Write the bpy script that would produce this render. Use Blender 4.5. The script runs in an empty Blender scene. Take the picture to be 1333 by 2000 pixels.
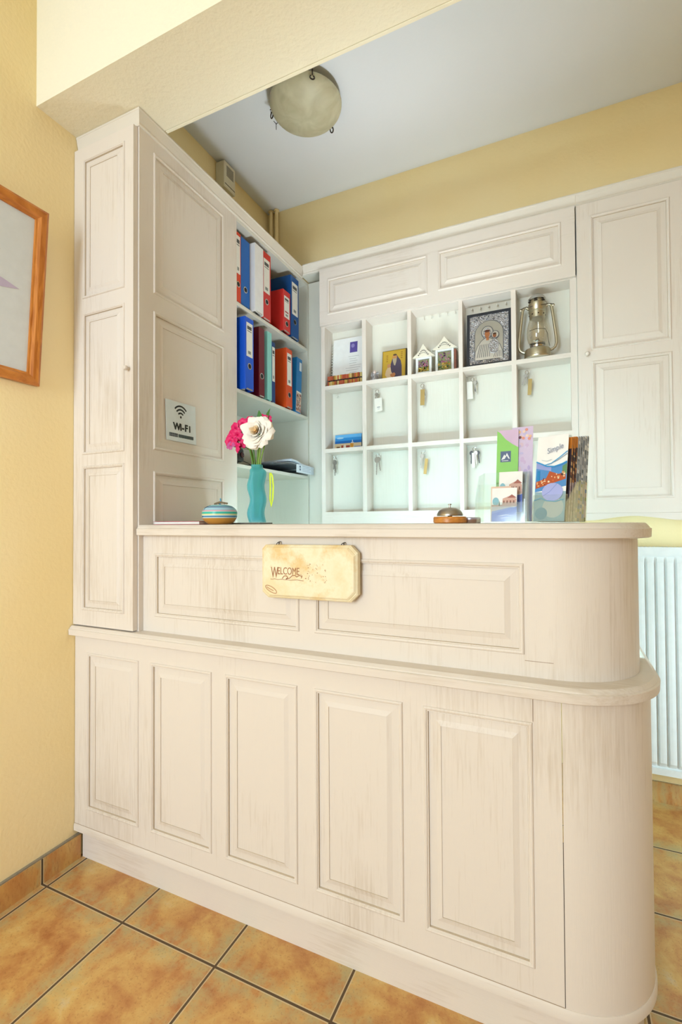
import bpy, math, random
from mathutils import Vector, Matrix
random.seed(7)
PI = math.pi
scene = bpy.context.scene
COL = scene.collection

# ------------------------------------------------------------------ camera
F_PX, YAW, PITCH, ROLL, CX, CY, CAM_Z = 934.83, 24.6156, 0.9537, -0.3459, 667.69, 1003.83, 1.16
def make_camera():
    t, a, r = math.radians(YAW), math.radians(PITCH), math.radians(ROLL)
    f = Vector((-math.sin(t)*math.cos(a), math.cos(t)*math.cos(a), math.sin(a)))
    R = Vector((math.cos(t), math.sin(t), 0)); U = R.cross(f)
    R2 = R*math.cos(r) + U*math.sin(r); U2 = U*math.cos(r) - R*math.sin(r)
    cd = bpy.data.cameras.new('camera'); co = bpy.data.objects.new('camera', cd); COL.objects.link(co)
    m = Matrix((R2, U2, -f)).transposed().to_4x4(); m.translation = Vector((0, 0, CAM_Z))
    co.matrix_world = m
    cd.sensor_fit = 'AUTO'; cd.sensor_width = 36; cd.lens = F_PX*36/2000
    cd.shift_x = -(CX-666.5)/2000; cd.shift_y = (CY-1000)/2000
    cd.clip_start = .02
    scene.camera = co
make_camera()

# ------------------------------------------------------------------ light and exposure
w = bpy.data.worlds.new('daylight'); scene.world = w; w.use_nodes = True
bg = w.node_tree.nodes['Background']; bg.inputs[0].default_value = (.75, .88, 1.0, 1); bg.inputs[1].default_value = 0.66
def area(name, loc, target, sx, sy, power, color, spread=180):
    l = bpy.data.lights.new(name, 'AREA'); l.shape = 'RECTANGLE'; l.size = sx; l.size_y = sy
    l.energy = power; l.color = color; l.spread = math.radians(spread)
    o = bpy.data.objects.new(name, l); COL.objects.link(o); o.location = loc
    o.rotation_euler = (Vector(target)-Vector(loc)).to_track_quat('-Z', 'Y').to_euler()
    return o
area('assumed_window_daylight', (-1.0, -2.8, 1.6), (-.8, 1.2, 1.4), .9, 1.9, 79, (.75, .89, 1.0))  # assumed window behind the camera at the left, not in view
area('radiator_fill', (2.4, 1.5, .75), (.4, 2.26, .55), .8, .9, 7, (.68, .89, 1.0), 50)  # unseen cool fill added low at the right to brighten the radiator
area('ceiling_fill_wide', (-.42, 1.545, .962), (-.42, 1.85, 2.9), .62, .06, 3.0, (.74, .91, 1.0))  # added upward fill for the staff-side ceiling, hidden behind the counter
area('ceiling_fill_beam', (-.42, 1.545, .964), (-.80, 1.68, 2.9), .62, .06, 3.9, (.84, .92, 1.0), 75)  # second added fill, narrower, for ceiling and beam underside
area('left_wall_fill', (2.4, -1.6, 1.5), (-1.5, -.45, 1.3), .8, 1.4, 9.5, (.86, .93, 1.0), 45)  # unseen fill added at the right to brighten the left wall
vs = scene.view_settings
scene.display_settings.display_device = 'sRGB'
vs.view_transform = 'Standard'; vs.look = 'None'; vs.gamma = 1; vs.use_curve_mapping = False
vs.exposure = 0.35

# ------------------------------------------------------------------ materials
def lin(h):
    h = h.lstrip('#'); o = []
    for i in (0, 2, 4):
        c = int(h[i:i+2], 16)/255; o.append(c/12.92 if c <= .04045 else ((c+.055)/1.055)**2.4)
    return (*o, 1)
class NT:
    def __init__(s, name):
        s.m = bpy.data.materials.new(name); s.m.use_nodes = True; s.t = s.m.node_tree
        s.b = s.t.nodes['Principled BSDF']
    def n(s, typ, **k):
        nd = s.t.nodes.new(typ)
        for a, v in k.items():
            if a.startswith('i_'):
                key = a[2:]; key = int(key) if key.isdigit() else key.replace('_', ' ')
                if hasattr(v, 'links'): s.t.links.new(v, nd.inputs[key])
                else: nd.inputs[key].default_value = v
            else: setattr(nd, a, v)
        return nd
    def l(s, a, b): s.t.links.new(a, b)
    def math(s, op, a, b=0.0, c=None):
        nd = s.t.nodes.new('ShaderNodeMath'); nd.operation = op
        for i, v in enumerate([a, b] + ([c] if c is not None else [])):
            if hasattr(v, 'links'): s.l(v, nd.inputs[i])
            else: nd.inputs[i].default_value = v
        return nd.outputs[0]
    def ramp(s, fac, stops):
        nd = s.t.nodes.new('ShaderNodeValToRGB'); e = nd.color_ramp.elements
        while len(e) < len(stops): e.new(.5)
        for i, (p, c) in enumerate(stops): e[i].position = p; e[i].color = lin(c)
        s.l(fac, nd.inputs[0]); return nd.outputs[0]
    def mix(s, fac, a, b, bt='MIX'):
        nd = s.t.nodes.new('ShaderNodeMix'); nd.data_type = 'RGBA'; nd.blend_type = bt
        for k, v in ((0, fac), (6, a), (7, b)):
            if hasattr(v, 'links'): s.l(v, nd.inputs[k])
            elif k == 0: nd.inputs[0].default_value = v
            else: nd.inputs[k].default_value = lin(v) if isinstance(v, str) else v
        return nd.outputs[2]
    def bump(s, h, strength=.2, dist=.002):
        nd = s.n('ShaderNodeBump', i_Strength=strength, i_Distance=dist); s.l(h, nd.inputs['Height']); s.l(nd.outputs[0], s.b.inputs['Normal'])
M = {}
def plain(name, col, rough=.5, metal=0, spec=.5, coat=0, var=.04):
    q = NT(name); tc = q.n('ShaderNodeTexCoord')
    nz = q.n('ShaderNodeTexNoise', i_Scale=35.0, i_Detail=3.0); q.l(tc.outputs['Object'], nz.inputs['Vector'])
    c = lin(col); d = tuple(max(0, x*(1-var*3)) for x in c[:3]) + (1,)
    q.l(q.mix(nz.outputs[0], d, c), q.b.inputs['Base Color'])
    q.b.inputs['Roughness'].default_value = rough; q.b.inputs['Metallic'].default_value = metal
    q.b.inputs['Specular IOR Level'].default_value = spec; q.b.inputs['Coat Weight'].default_value = coat
    M[name] = q.m; return q.m
def P(col, rough=.5, metal=0, spec=.4):
    k = 'paint_%s_%d_%d' % (col.lstrip('#'), rough*100, metal*100)
    return M.get(k) or plain(k, col, rough, metal, spec)
def wood_paint(name, light, dark, sc=(1, 1, 1), amount=1.0):
    q = NT(name); tc = q.n('ShaderNodeTexCoord')
    def nz(scale, s3, det=4.0, dis=0.0):
        mp = q.n('ShaderNodeMapping'); q.l(tc.outputs['Object'], mp.inputs[0]); mp.inputs['Scale'].default_value = s3
        t = q.n('ShaderNodeTexNoise', i_Scale=scale, i_Detail=det, i_Distortion=dis); q.l(mp.outputs[0], t.inputs['Vector']); return t.outputs[0]
    streak = nz(1.0, (170*sc[0], 170*sc[1], 7*sc[2]))
    blotch = nz(3.2, (1, 1, .55), 5.0, .6)
    fine = nz(1.0, (420*sc[0], 420*sc[1], 25*sc[2]), 2.0)
    a = q.math('MULTIPLY_ADD', blotch, 1.0, q.math('MULTIPLY', streak, .55))
    a = q.math('ADD', a, q.math('MULTIPLY', fine, .25))
    col = q.ramp(q.math('MULTIPLY', a, .56), [(.40, light), (.54, light), (.76, dark)])
    q.l(q.mix(amount, light, col), q.b.inputs['Base Color'])
    q.b.inputs['Roughness'].default_value = .48; q.b.inputs['Specular IOR Level'].default_value = .35
    q.bump(q.math('ADD', streak, fine), .12, .0015)
    M[name] = q.m
wood_paint('whitewashed_wood', '#e3d9ce', '#c9b9a6')
wood_paint('whitewashed_wood_flat', '#e3d9ce', '#c9b9a6', (.05, 1, 24))
wood_paint('crown_paint', '#e2dacd', '#cfc3b3', (.05, .05, 20))
wood_paint('shelf_paint', '#dfdccf', '#d4cfbf', amount=.6)
def plaster(name, c1, c2, bump=.35):
    q = NT(name); tc = q.n('ShaderNodeTexCoord')
    a = q.n('ShaderNodeTexNoise', i_Scale=1.7, i_Detail=3.0); q.l(tc.outputs['Object'], a.inputs['Vector'])
    b = q.n('ShaderNodeTexNoise', i_Scale=75.0, i_Detail=4.0); q.l(tc.outputs['Object'], b.inputs['Vector'])
    q.l(q.ramp(a.outputs[0], [(.35, c1), (.7, c2)]), q.b.inputs['Base Color'])
    q.b.inputs['Roughness'].default_value = .85; q.b.inputs['Specular IOR Level'].default_value = .2
    q.bump(b.outputs[0], bump, .004); M[name] = q.m
plaster('yellow_plaster', '#fae3aa', '#fbe8b8')
plaster('cream_plaster', '#f3ebd2', '#f4edd6', .45)
plaster('white_ceiling', '#dfe2e4', '#e3e6e8', .12)
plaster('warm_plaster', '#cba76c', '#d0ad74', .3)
plaster('white_plaster', '#e6e6e2', '#eaeae6', .2)

def tiles(name, vertical=False):
    q = NT(name); tc = q.n('ShaderNodeTexCoord'); sp = q.n('ShaderNodeSeparateXYZ'); q.l(tc.outputs['Object'], sp.inputs[0])
    S = .3362
    u = q.math('DIVIDE', q.math('ADD', sp.outputs[0], 1.1732+S*20), S)
    v = q.math('DIVIDE', q.math('ADD', sp.outputs[1], -1.0133+S*30), S)
    fu, fv = q.math('FRACT', u), q.math('FRACT', v)
    iu, iv = q.math('FLOOR', u), q.math('FLOOR', v)
    cid = q.n('ShaderNodeCombineXYZ'); q.l(iu, cid.inputs[0]); q.l(iv, cid.inputs[1])
    wn = q.n('ShaderNodeTexWhiteNoise'); wn.noise_dimensions = '3D'; q.l(cid.outputs[0], wn.inputs['Vector'])
    loc = q.n('ShaderNodeCombineXYZ'); q.l(fu, loc.inputs[0]); q.l(fv, loc.inputs[1])
    q.l(q.math('MULTIPLY', wn.outputs[0], .55) if not vertical else q.math('ADD', sp.outputs[2], wn.outputs[0]), loc.inputs[2])
    n1 = q.n('ShaderNodeTexNoise', i_Scale=2.6, i_Detail=6.0, i_Roughness=.62, i_Distortion=.5); q.l(loc.outputs[0], n1.inputs['Vector'])
    n2 = q.n('ShaderNodeTexNoise', i_Scale=9.0, i_Detail=8.0, i_Roughness=.7); q.l(loc.outputs[0], n2.inputs['Vector'])
    n3 = q.n('ShaderNodeTexNoise', i_Scale=60.0, i_Detail=4.0); q.l(loc.outputs[0], n3.inputs['Vector'])
    f = q.math('ADD', q.math('MULTIPLY', n1.outputs[0], .72), q.math('MULTIPLY', n2.outputs[0], .28))
    base = q.ramp(f, [(.33, '#b06f3c'), (.43, '#c68d52'), (.52, '#d4a562'), (.60, '#dcb872'), (.70, '#d6c49c')])
    du = q.math('ABSOLUTE', q.math('SUBTRACT', fu, .5)); dv = q.math('ABSOLUTE', q.math('SUBTRACT', fv, .5))
    dm = dv if vertical else q.math('MAXIMUM', du, dv)
    edge = q.math('MULTIPLY', q.math('SMOOTH_MIN', q.math('MULTIPLY', q.math('MAXIMUM', q.math('SUBTRACT', dm, .30), 0.0), 7.0), 1.0, .1), q.math('MULTIPLY', q.math('MAXIMUM', q.math('SUBTRACT', n2.outputs[0], .38), 0.0), 3.2))
    base = q.mix(q.math('MINIMUM', edge, .85), base, '#b5a97c')
    base = q.mix(q.math('MULTIPLY', q.math('GREATER_THAN', n3.outputs[0], .62), .25), base, '#8c4c22')
    lip = q.math('GREATER_THAN', dm, .4815); gr = q.math('GREATER_THAN', dm, .4905)
    base = q.mix(q.math('MULTIPLY', lip, .65), base, '#d9c9a4')
    base = q.mix(gr, base, '#5d4a35')
    q.l(base, q.b.inputs['Base Color'])
    q.l(q.math('MULTIPLY_ADD', n2.outputs[0], .25, q.math('MULTIPLY_ADD', gr, .4, .26)), q.b.inputs['Roughness'])
    h = q.math('SUBTRACT', q.math('MULTIPLY', n2.outputs[0], .5), q.math('MULTIPLY', gr, 1.6))
    q.bump(h, .35, .003); M[name] = q.m
tiles('terracotta_tiles'); tiles('terracotta_skirting', True)

def orange_wood(name, a, b, sc):
    q = NT(name); tc = q.n('ShaderNodeTexCoord'); mp = q.n('ShaderNodeMapping'); q.l(tc.outputs['Object'], mp.inputs[0]); mp.inputs['Scale'].default_value = sc
    t = q.n('ShaderNodeTexNoise', i_Scale=1.0, i_Detail=6.0, i_Distortion=1.0); q.l(mp.outputs[0], t.inputs['Vector'])
    q.l(q.ramp(t.outputs[0], [(.35, a), (.65, b)]), q.b.inputs['Base Color']); q.b.inputs['Roughness'].default_value = .35
    q.bump(t.outputs[0], .1, .001); M[name] = q.m
orange_wood('pine_frame', '#b0641f', '#d98c3c', (90, 12, 12))
orange_wood('pine_frame_v', '#b0641f', '#d98c3c', (90, 90, 6))
orange_wood('bell_wood', '#c0772e', '#e29a4a', (30, 30, 120))
orange_wood('slate', '#5b534d', '#6f665e', (40, 40, 40))
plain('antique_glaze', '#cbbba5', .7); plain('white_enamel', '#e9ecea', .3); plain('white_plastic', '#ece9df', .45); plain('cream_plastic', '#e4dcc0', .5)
plain('steel', '#c9c9c6', .22, 1, var=.01); plain('brushed_steel', '#b5aca0', .3, 1, var=.02); plain('brass', '#b99a4c', .3, 1, var=.03)
plain('lantern_metal', '#d0cbb6', .34, 1, var=.06); plain('dark_metal', '#3a2f28', .35, .7); plain('black_plastic', '#141516', .35)
plain('paper', '#f2f1ec', .7); plain('ink', '#1d211f', .7)
def glassy(name, col, trans, rough):
    q = NT(name); tr = q.n('ShaderNodeBsdfTransparent'); tr.inputs[0].default_value = lin(col)
    gl = q.n('ShaderNodeBsdfGlossy'); gl.inputs['Roughness'].default_value = rough; gl.inputs[0].default_value = (1, 1, 1, 1)
    lw = q.n('ShaderNodeLayerWeight'); lw.inputs[0].default_value = .35
    f = q.math('MULTIPLY_ADD', lw.outputs['Facing'], .35, 1-trans)
    ms = q.n('ShaderNodeMixShader'); q.l(f, ms.inputs[0]); q.l(tr.outputs[0], ms.inputs[1]); q.l(gl.outputs[0], ms.inputs[2])
    q.l(ms.outputs[0], q.t.nodes['Material Output'].inputs[0]); M[name] = q.m
glassy('clear_acrylic', '#f6faf9', .965, .12); glassy('lantern_glass', '#f2efe8', .9, .05)
q = NT('frosted_turquoise_glass'); tr = q.n('ShaderNodeBsdfTransparent'); tr.inputs[0].default_value = lin('#d6f4f8'); q.b.inputs['Base Color'].default_value = lin('#7fe4f0'); q.b.inputs['Roughness'].default_value = .3
tl = q.n('ShaderNodeBsdfTranslucent'); tl.inputs[0].default_value = lin('#a0f0fa'); m1 = q.n('ShaderNodeMixShader'); m1.inputs[0].default_value = .45; q.l(q.b.outputs[0], m1.inputs[1]); q.l(tl.outputs[0], m1.inputs[2])
m2 = q.n('ShaderNodeMixShader'); m2.inputs[0].default_value = .60; q.l(m1.outputs[0], m2.inputs[1]); q.l(tr.outputs[0], m2.inputs[2]); q.l(m2.outputs[0], q.t.nodes['Material Output'].inputs[0]); M['frosted_turquoise_glass'] = q.m
q = NT('alabaster_glass'); tc = q.n('ShaderNodeTexCoord'); nz = q.n('ShaderNodeTexNoise', i_Scale=9.0, i_Detail=3.0, i_Distortion=1.5); q.l(tc.outputs['Object'], nz.inputs['Vector'])
q.l(q.ramp(nz.outputs[0], [(.35, '#b3ac8c'), (.65, '#c9c3a6')]), q.b.inputs['Base Color']); q.b.inputs['Roughness'].default_value = .55; q.b.inputs['Subsurface Weight'].default_value = .1; M['alabaster_glass'] = q.m
q = NT('petal_cream'); tc = q.n('ShaderNodeTexCoord'); q.b.inputs['Base Color'].default_value = lin('#fff8ee'); q.b.inputs['Roughness'].default_value = .6; q.b.inputs['Subsurface Weight'].default_value = .25; q.b.inputs['Subsurface Radius'].default_value = (.01, .008, .005); M['petal_cream'] = q.m
plain('petal_heart', '#f2c07a', .6); plain('petal_apricot', '#f8e0b8', .6); plain('petal_pink', '#e2136b', .5); plain('petal_mauve', '#c9559a', .5)
plain('leaf', '#3f7a35', .45); plain('stem', '#86a545', .45)
q = NT('painted_board'); tc = q.n('ShaderNodeTexCoord'); nz = q.n('ShaderNodeTexNoise', i_Scale=9.0, i_Detail=6.0, i_Roughness=.65); q.l(tc.outputs['Object'], nz.inputs['Vector'])
q.l(q.ramp(nz.outputs[0], [(.36, '#ead9ae'), (.5, '#f1e6c6'), (.64, '#e4c58a')]), q.b.inputs['Base Color']); q.b.inputs['Roughness'].default_value = .5; q.bump(nz.outputs[0], .1, .002); M['painted_board'] = q.m
q = NT('embossed_silver'); tc = q.n('ShaderNodeTexCoord'); vo = q.n('ShaderNodeTexVoronoi', i_Scale=190.0); q.l(tc.outputs['Object'], vo.inputs['Vector'])
q.b.inputs['Base Color'].default_value = lin('#bfc0c6'); q.b.inputs['Metallic'].default_value = .85; q.b.inputs['Roughness'].default_value = .3
q.bump(vo.outputs[0], .9, .004); M['embossed_silver'] = q.m

# ------------------------------------------------------------------ mesh tools
def V(*a): return Vector(a)
class MB:
    def __init__(s): s.v = []; s.f = []; s.m = []; s.mats = []
    def mi(s, mat):
        mat = M[mat] if isinstance(mat, str) else mat
        if mat not in s.mats: s.mats.append(mat)
        return s.mats.index(mat)
    def add(s, vs_, fs, mat):
        o = len(s.v); k = s.mi(mat); s.v += [tuple(x) for x in vs_]
        for f in fs: s.f.append(tuple(i+o for i in f)); s.m.append(k)
    def box(s, x0, x1, y0, y1, z0, z1, mat):
        x0, x1 = sorted((x0, x1)); y0, y1 = sorted((y0, y1)); z0, z1 = sorted((z0, z1))
        s.obox(V(x0, y0, z0), V(1, 0, 0), V(0, 1, 0), V(0, 0, 1), x1-x0, y1-y0, z1-z0, mat)
    def obox(s, O, A, B, C, a, b, c, mat):
        vs_ = [O+A*(a*i)+B*(b*j)+C*(c*k) for k in (0, 1) for j in (0, 1) for i in (0, 1)]
        s.add(vs_, [(0, 2, 3, 1), (4, 5, 7, 6), (0, 1, 5, 4), (2, 6, 7, 3), (0, 4, 6, 2), (1, 3, 7, 5)], mat)
    def prism(s, poly, D, mat, cap=None):
        n = len(poly); a = [Vector(p) for p in poly]; b = [p+D for p in a]
        s.add(a+b, [tuple(range(n))[::-1], tuple(range(n, 2*n))] + [(i, (i+1) % n, n+(i+1) % n, n+i) for i in range(n)], mat)
    def loft(s, rings, mat, closed=True, caps=True):
        n = len(rings[0]); vs_ = [p for r in rings for p in r]; fs = []
        for i in range(len(rings)-1):
            for j in range(n if closed else n-1):
                k = (j+1) % n; fs.append((i*n+j, i*n+k, (i+1)*n+k, (i+1)*n+j))
        if caps: fs += [tuple(range(n))[::-1], tuple((len(rings)-1)*n+j for j in range(n))]
        s.add(vs_, fs, mat)
    def lathe(s, prof, c, mat, seg=32, ax=None, squash=1.0):
        c = Vector(c); ax = (ax or V(0, 0, 1)).normalized()
        a = ax.orthogonal().normalized() if abs(ax.z) < .99 else V(1, 0, 0); b = ax.cross(a)
        s.loft([[c+ax*z+a*(r*math.cos(2*PI*j/seg))+b*(r*squash*math.sin(2*PI*j/seg)) for j in range(seg)] for r, z in prof], mat)
    def tube(s, path, r, mat, seg=10, closed=False):
        path = [Vector(p) for p in path]; rings = []; n = len(path); prev = None
        for i, p in enumerate(path):
            d = (path[(i+1) % n]-path[i-1]) if closed else (path[min(i+1, n-1)]-path[max(i-1, 0)])
            d.normalize()
            a = d.orthogonal().normalized() if prev is None else (prev-d*prev.dot(d)).normalized()
            prev = a; b = d.cross(a); rr = r[i] if isinstance(r, (list, tuple)) else r
            rings.append([p+a*(rr*math.cos(2*PI*j/seg))+b*(rr*math.sin(2*PI*j/seg)) for j in range(seg)])
        if closed: rings.append(rings[0])
        s.loft(rings, mat, caps=not closed)
    def sphere(s, c, rx, ry, rz, mat, seg=16, rows=10):
        c = Vector(c)
        s.loft([[c+V(rx*math.sin(PI*i/rows)*math.cos(2*PI*j/seg), ry*math.sin(PI*i/rows)*math.sin(2*PI*j/seg), -rz*math.cos(PI*i/rows)) for j in range(seg)] for i in [.05]+list(range(1, rows))+[rows-.05]], mat)
    def build(s, name, parent=None, smooth=False, bevel=0, angle=35):
        me = bpy.data.meshes.new(name); me.from_pydata(s.v, [], s.f)
        for m in s.mats: me.materials.append(m)
        me.polygons.foreach_set('material_index', s.m)
        import bmesh
        bm = bmesh.new(); bm.from_mesh(me); bmesh.ops.recalc_face_normals(bm, faces=bm.faces); bm.to_mesh(me); bm.free()
        o = bpy.data.objects.new(name, me); COL.objects.link(o)
        if parent is not None:
            o.parent = parent
            o.matrix_parent_inverse = Matrix.Translation(-root_loc(parent))
        if bevel:
            b = o.modifiers.new('bevel', 'BEVEL'); b.width = bevel; b.segments = 2; b.limit_method = 'ANGLE'; b.angle_limit = math.radians(40)
        if smooth:
            me.polygons.foreach_set('use_smooth', [True]*len(me.polygons))
            me.set_sharp_from_angle(angle=math.radians(angle))
        return o
def root_loc(p):
    r = Vector((0, 0, 0)); q = p
    while q is not None: r += q.location; q = q.parent
    return r if p.parent is None else (root_loc_world(p))
def root_loc_world(p):
    q = p
    while q.parent is not None: q = q.parent
    # sub-parts: their parent mesh already sits at world identity
    return Vector((0, 0, 0))
def tag(o, label, cat, group=None, kind=None):
    o['label'] = label; o['category'] = cat
    if group: o['group'] = group
    if kind: o['kind'] = kind
    return o
def thing(name, label, cat, loc=(0, 0, 0), group=None):
    o = bpy.data.objects.new(name, None); o.empty_display_size = .05; COL.objects.link(o); o.location = loc
    return tag(o, label, cat, group)
def struct(mb, name, **k):
    o = mb.build(name, **k); o['kind'] = 'structure'; return o

PROFILE = [(0, 0), (.0015, .003), (.004, .0042), (.0075, .0034), (.0095, .0005), (.0115, .0008), (.0122, -.0045), (.0140, -.0045), (.030, -.0032), (.0425, .0005), (.043, -.0014), (.0465, -.0014)]
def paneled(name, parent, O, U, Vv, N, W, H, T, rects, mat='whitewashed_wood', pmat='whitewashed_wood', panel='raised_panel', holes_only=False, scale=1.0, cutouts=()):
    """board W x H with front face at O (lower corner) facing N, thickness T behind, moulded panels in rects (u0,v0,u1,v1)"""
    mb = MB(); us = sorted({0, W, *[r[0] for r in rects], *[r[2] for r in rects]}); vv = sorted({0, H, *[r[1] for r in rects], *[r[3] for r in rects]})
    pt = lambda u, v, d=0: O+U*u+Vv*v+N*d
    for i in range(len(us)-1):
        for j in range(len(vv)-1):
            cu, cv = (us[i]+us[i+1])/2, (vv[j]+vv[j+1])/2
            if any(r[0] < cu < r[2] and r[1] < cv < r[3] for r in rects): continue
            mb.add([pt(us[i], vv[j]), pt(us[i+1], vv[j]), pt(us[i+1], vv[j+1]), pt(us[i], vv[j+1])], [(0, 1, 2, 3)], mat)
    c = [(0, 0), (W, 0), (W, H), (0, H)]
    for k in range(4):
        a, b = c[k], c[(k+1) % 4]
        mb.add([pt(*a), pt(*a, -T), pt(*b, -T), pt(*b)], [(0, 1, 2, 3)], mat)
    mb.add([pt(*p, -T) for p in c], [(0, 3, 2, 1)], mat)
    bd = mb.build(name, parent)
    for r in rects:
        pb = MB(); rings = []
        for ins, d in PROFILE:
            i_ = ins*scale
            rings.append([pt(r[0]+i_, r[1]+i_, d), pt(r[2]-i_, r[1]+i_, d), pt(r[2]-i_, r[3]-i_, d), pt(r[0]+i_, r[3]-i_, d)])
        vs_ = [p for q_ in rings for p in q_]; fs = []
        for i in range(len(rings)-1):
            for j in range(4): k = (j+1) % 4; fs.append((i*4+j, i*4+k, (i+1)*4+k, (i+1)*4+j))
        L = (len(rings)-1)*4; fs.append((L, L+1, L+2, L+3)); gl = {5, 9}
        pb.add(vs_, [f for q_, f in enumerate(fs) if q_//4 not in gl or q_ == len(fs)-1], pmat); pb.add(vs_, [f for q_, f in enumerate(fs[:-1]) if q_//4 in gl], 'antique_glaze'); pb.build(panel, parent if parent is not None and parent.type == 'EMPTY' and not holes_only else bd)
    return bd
def plan(xs, y0, rx, ry, xl, yend, off=0, n=20):
    p = [V(xl, y0-off, 0)]
    for i in range(n+1):
        a = -PI/2 + PI/2*i/n
        p.append(V(xs+(rx+off)*math.cos(a), y0+ry+(ry+off)*math.sin(a), 0))
    p.append(V(xs+rx+off, yend, 0)); p.append(V(xl, yend, 0)); return p
def slab(mb, args, prof, mat):
    mb.loft([[q+V(0, 0, z) for q in plan(*args, off=o)] for o, z in prof], mat)

def text(string, size, O, U, Vv, N, mat, parent, name='lettering', bold=0.0, extrude=.0003, xs=1.0):
    cu = bpy.data.curves.new('t', 'FONT'); cu.body = string; cu.size = size; cu.offset = bold; cu.extrude = extrude
    ob = bpy.data.objects.new('t', cu); COL.objects.link(ob); bpy.context.view_layer.update()
    dg = bpy.context.evaluated_depsgraph_get(); me = bpy.data.meshes.new_from_object(ob.evaluated_get(dg))
    bpy.data.objects.remove(ob)
    m = Matrix((U*xs, Vv, N)).transposed().to_4x4(); m.translation = O; me.transform(m)
    me.materials.clear(); me.materials.append(M[mat] if isinstance(mat, str) else mat)
    o = bpy.data.objects.new(name, me); COL.objects.link(o); o.parent = parent
    if parent is not None: o.matrix_parent_inverse = Matrix.Translation(-root_loc(parent))
    return o
class Card:
    """thin printed board: base box plus flat print shapes in its own plane"""
    def __init__(s, O, U, Vv, N, W, H, T, mat): s.O, s.U, s.V, s.N, s.W, s.H = O, U, Vv, N, W, H; s.mb = MB(); s.mb.obox(O-N*T, U, Vv, N, W, H, T, mat)
    def p(s, u, v, d=0): return s.O+s.U*u+s.V*v+s.N*d
    def poly(s, pts, mat, layer=1, t=.0002):
        d = .00025*layer
        s.mb.prism([s.p(u, v, d-t) for u, v in pts], s.N*t, mat)
    def rect(s, u0, v0, u1, v1, mat, layer=1): s.poly([(u0, v0), (u1, v0), (u1, v1), (u0, v1)], mat, layer)
    def ell(s, u, v, a, b, mat, layer=1, n=18, a0=0, a1=2*PI): s.poly([(u+a*math.cos(a0+(a1-a0)*i/n), v+b*math.sin(a0+(a1-a0)*i/n)) for i in range(n + (0 if a1-a0 > 6.2 else 1))], mat, layer)
    def line(s, pts, w_, mat, layer=2):
        for (a, b), (c, d) in zip(pts[:-1], pts[1:]):
            L = math.hypot(c-a, d-b) or 1e-6; nx, ny = -(d-b)/L*w_/2, (c-a)/L*w_/2
            s.poly([(a+nx, b+ny), (a-nx, b-ny), (c-nx, d-ny), (c+nx, d+ny)], mat, layer)
    def build(s, name, parent=None): return s.mb.build(name, parent)
X, Y, Z = V(1, 0, 0), V(0, 1, 0), V(0, 0, 1)

# ------------------------------------------------------------------ room dimensions
XW, YW, ZC = -1.545, 2.358, 2.966
XL = -1.2526           # face of the left shelf cabinet
def wall(name, *b, mat='yellow_plaster'):
    m = MB(); m.box(*b, mat); return struct(m, name)
wall('wall_left', XW-.15, XW, -3.5, YW+.15, -.02, 3.1)
wall('wall_back', XW, 2.75, YW, YW+.15, -.02, 3.1)
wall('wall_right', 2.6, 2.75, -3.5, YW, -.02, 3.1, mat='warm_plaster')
wall('wall_light_block', .6, 2.6, -3.6, -3.5, -.02, 3.1, mat='warm_plaster')  # unseen partial wall added to block world light from the right
m = MB(); m.box(XW-.15, 2.75, -3.5, YW+.15, -.06, 0, 'terracotta_tiles'); struct(m, 'floor')
m = MB(); m.box(XW, 2.6, 1.249, YW, ZC, ZC+.1, 'white_ceiling'); struct(m, 'ceiling')
m = MB(); m.box(XW, 2.6, -3.5, .991, ZC, ZC+.1, 'white_plaster'); struct(m, 'ceiling')
m = MB(); m.box(XW, 2.6, .991, 1.243, 2.5265, 3.08, 'cream_plaster'); struct(m, 'wall_beam')
m = MB(); m.box(-1.237, 2.6, 1.2445, 1.254, 2.5245, 2.545, 'cream_plaster'); struct(m, 'trim_1')
m = MB()
ys = [1.0133+.3362*i for i in range(-13, 1)] + [1.152]
for a, b in zip(ys[:-1], ys[1:]): m.box(XW, XW+.012, a+.002, b-.002, 0, .079, 'terracotta_skirting')
m.box(XW, XW+.009, ys[0], 1.152, 0, .084, P('#9a917f', .9)); struct(m, 'baseboard_left')
m = MB(); xs = [-1.1732+.3362*i for i in range(3, 12)]
for a, b in zip(xs[:-1], xs[1:]): m.box(a+.002, b-.002, YW-.012, YW, 0, .082, 'terracotta_skirting')
struct(m, 'baseboard_back')

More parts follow.
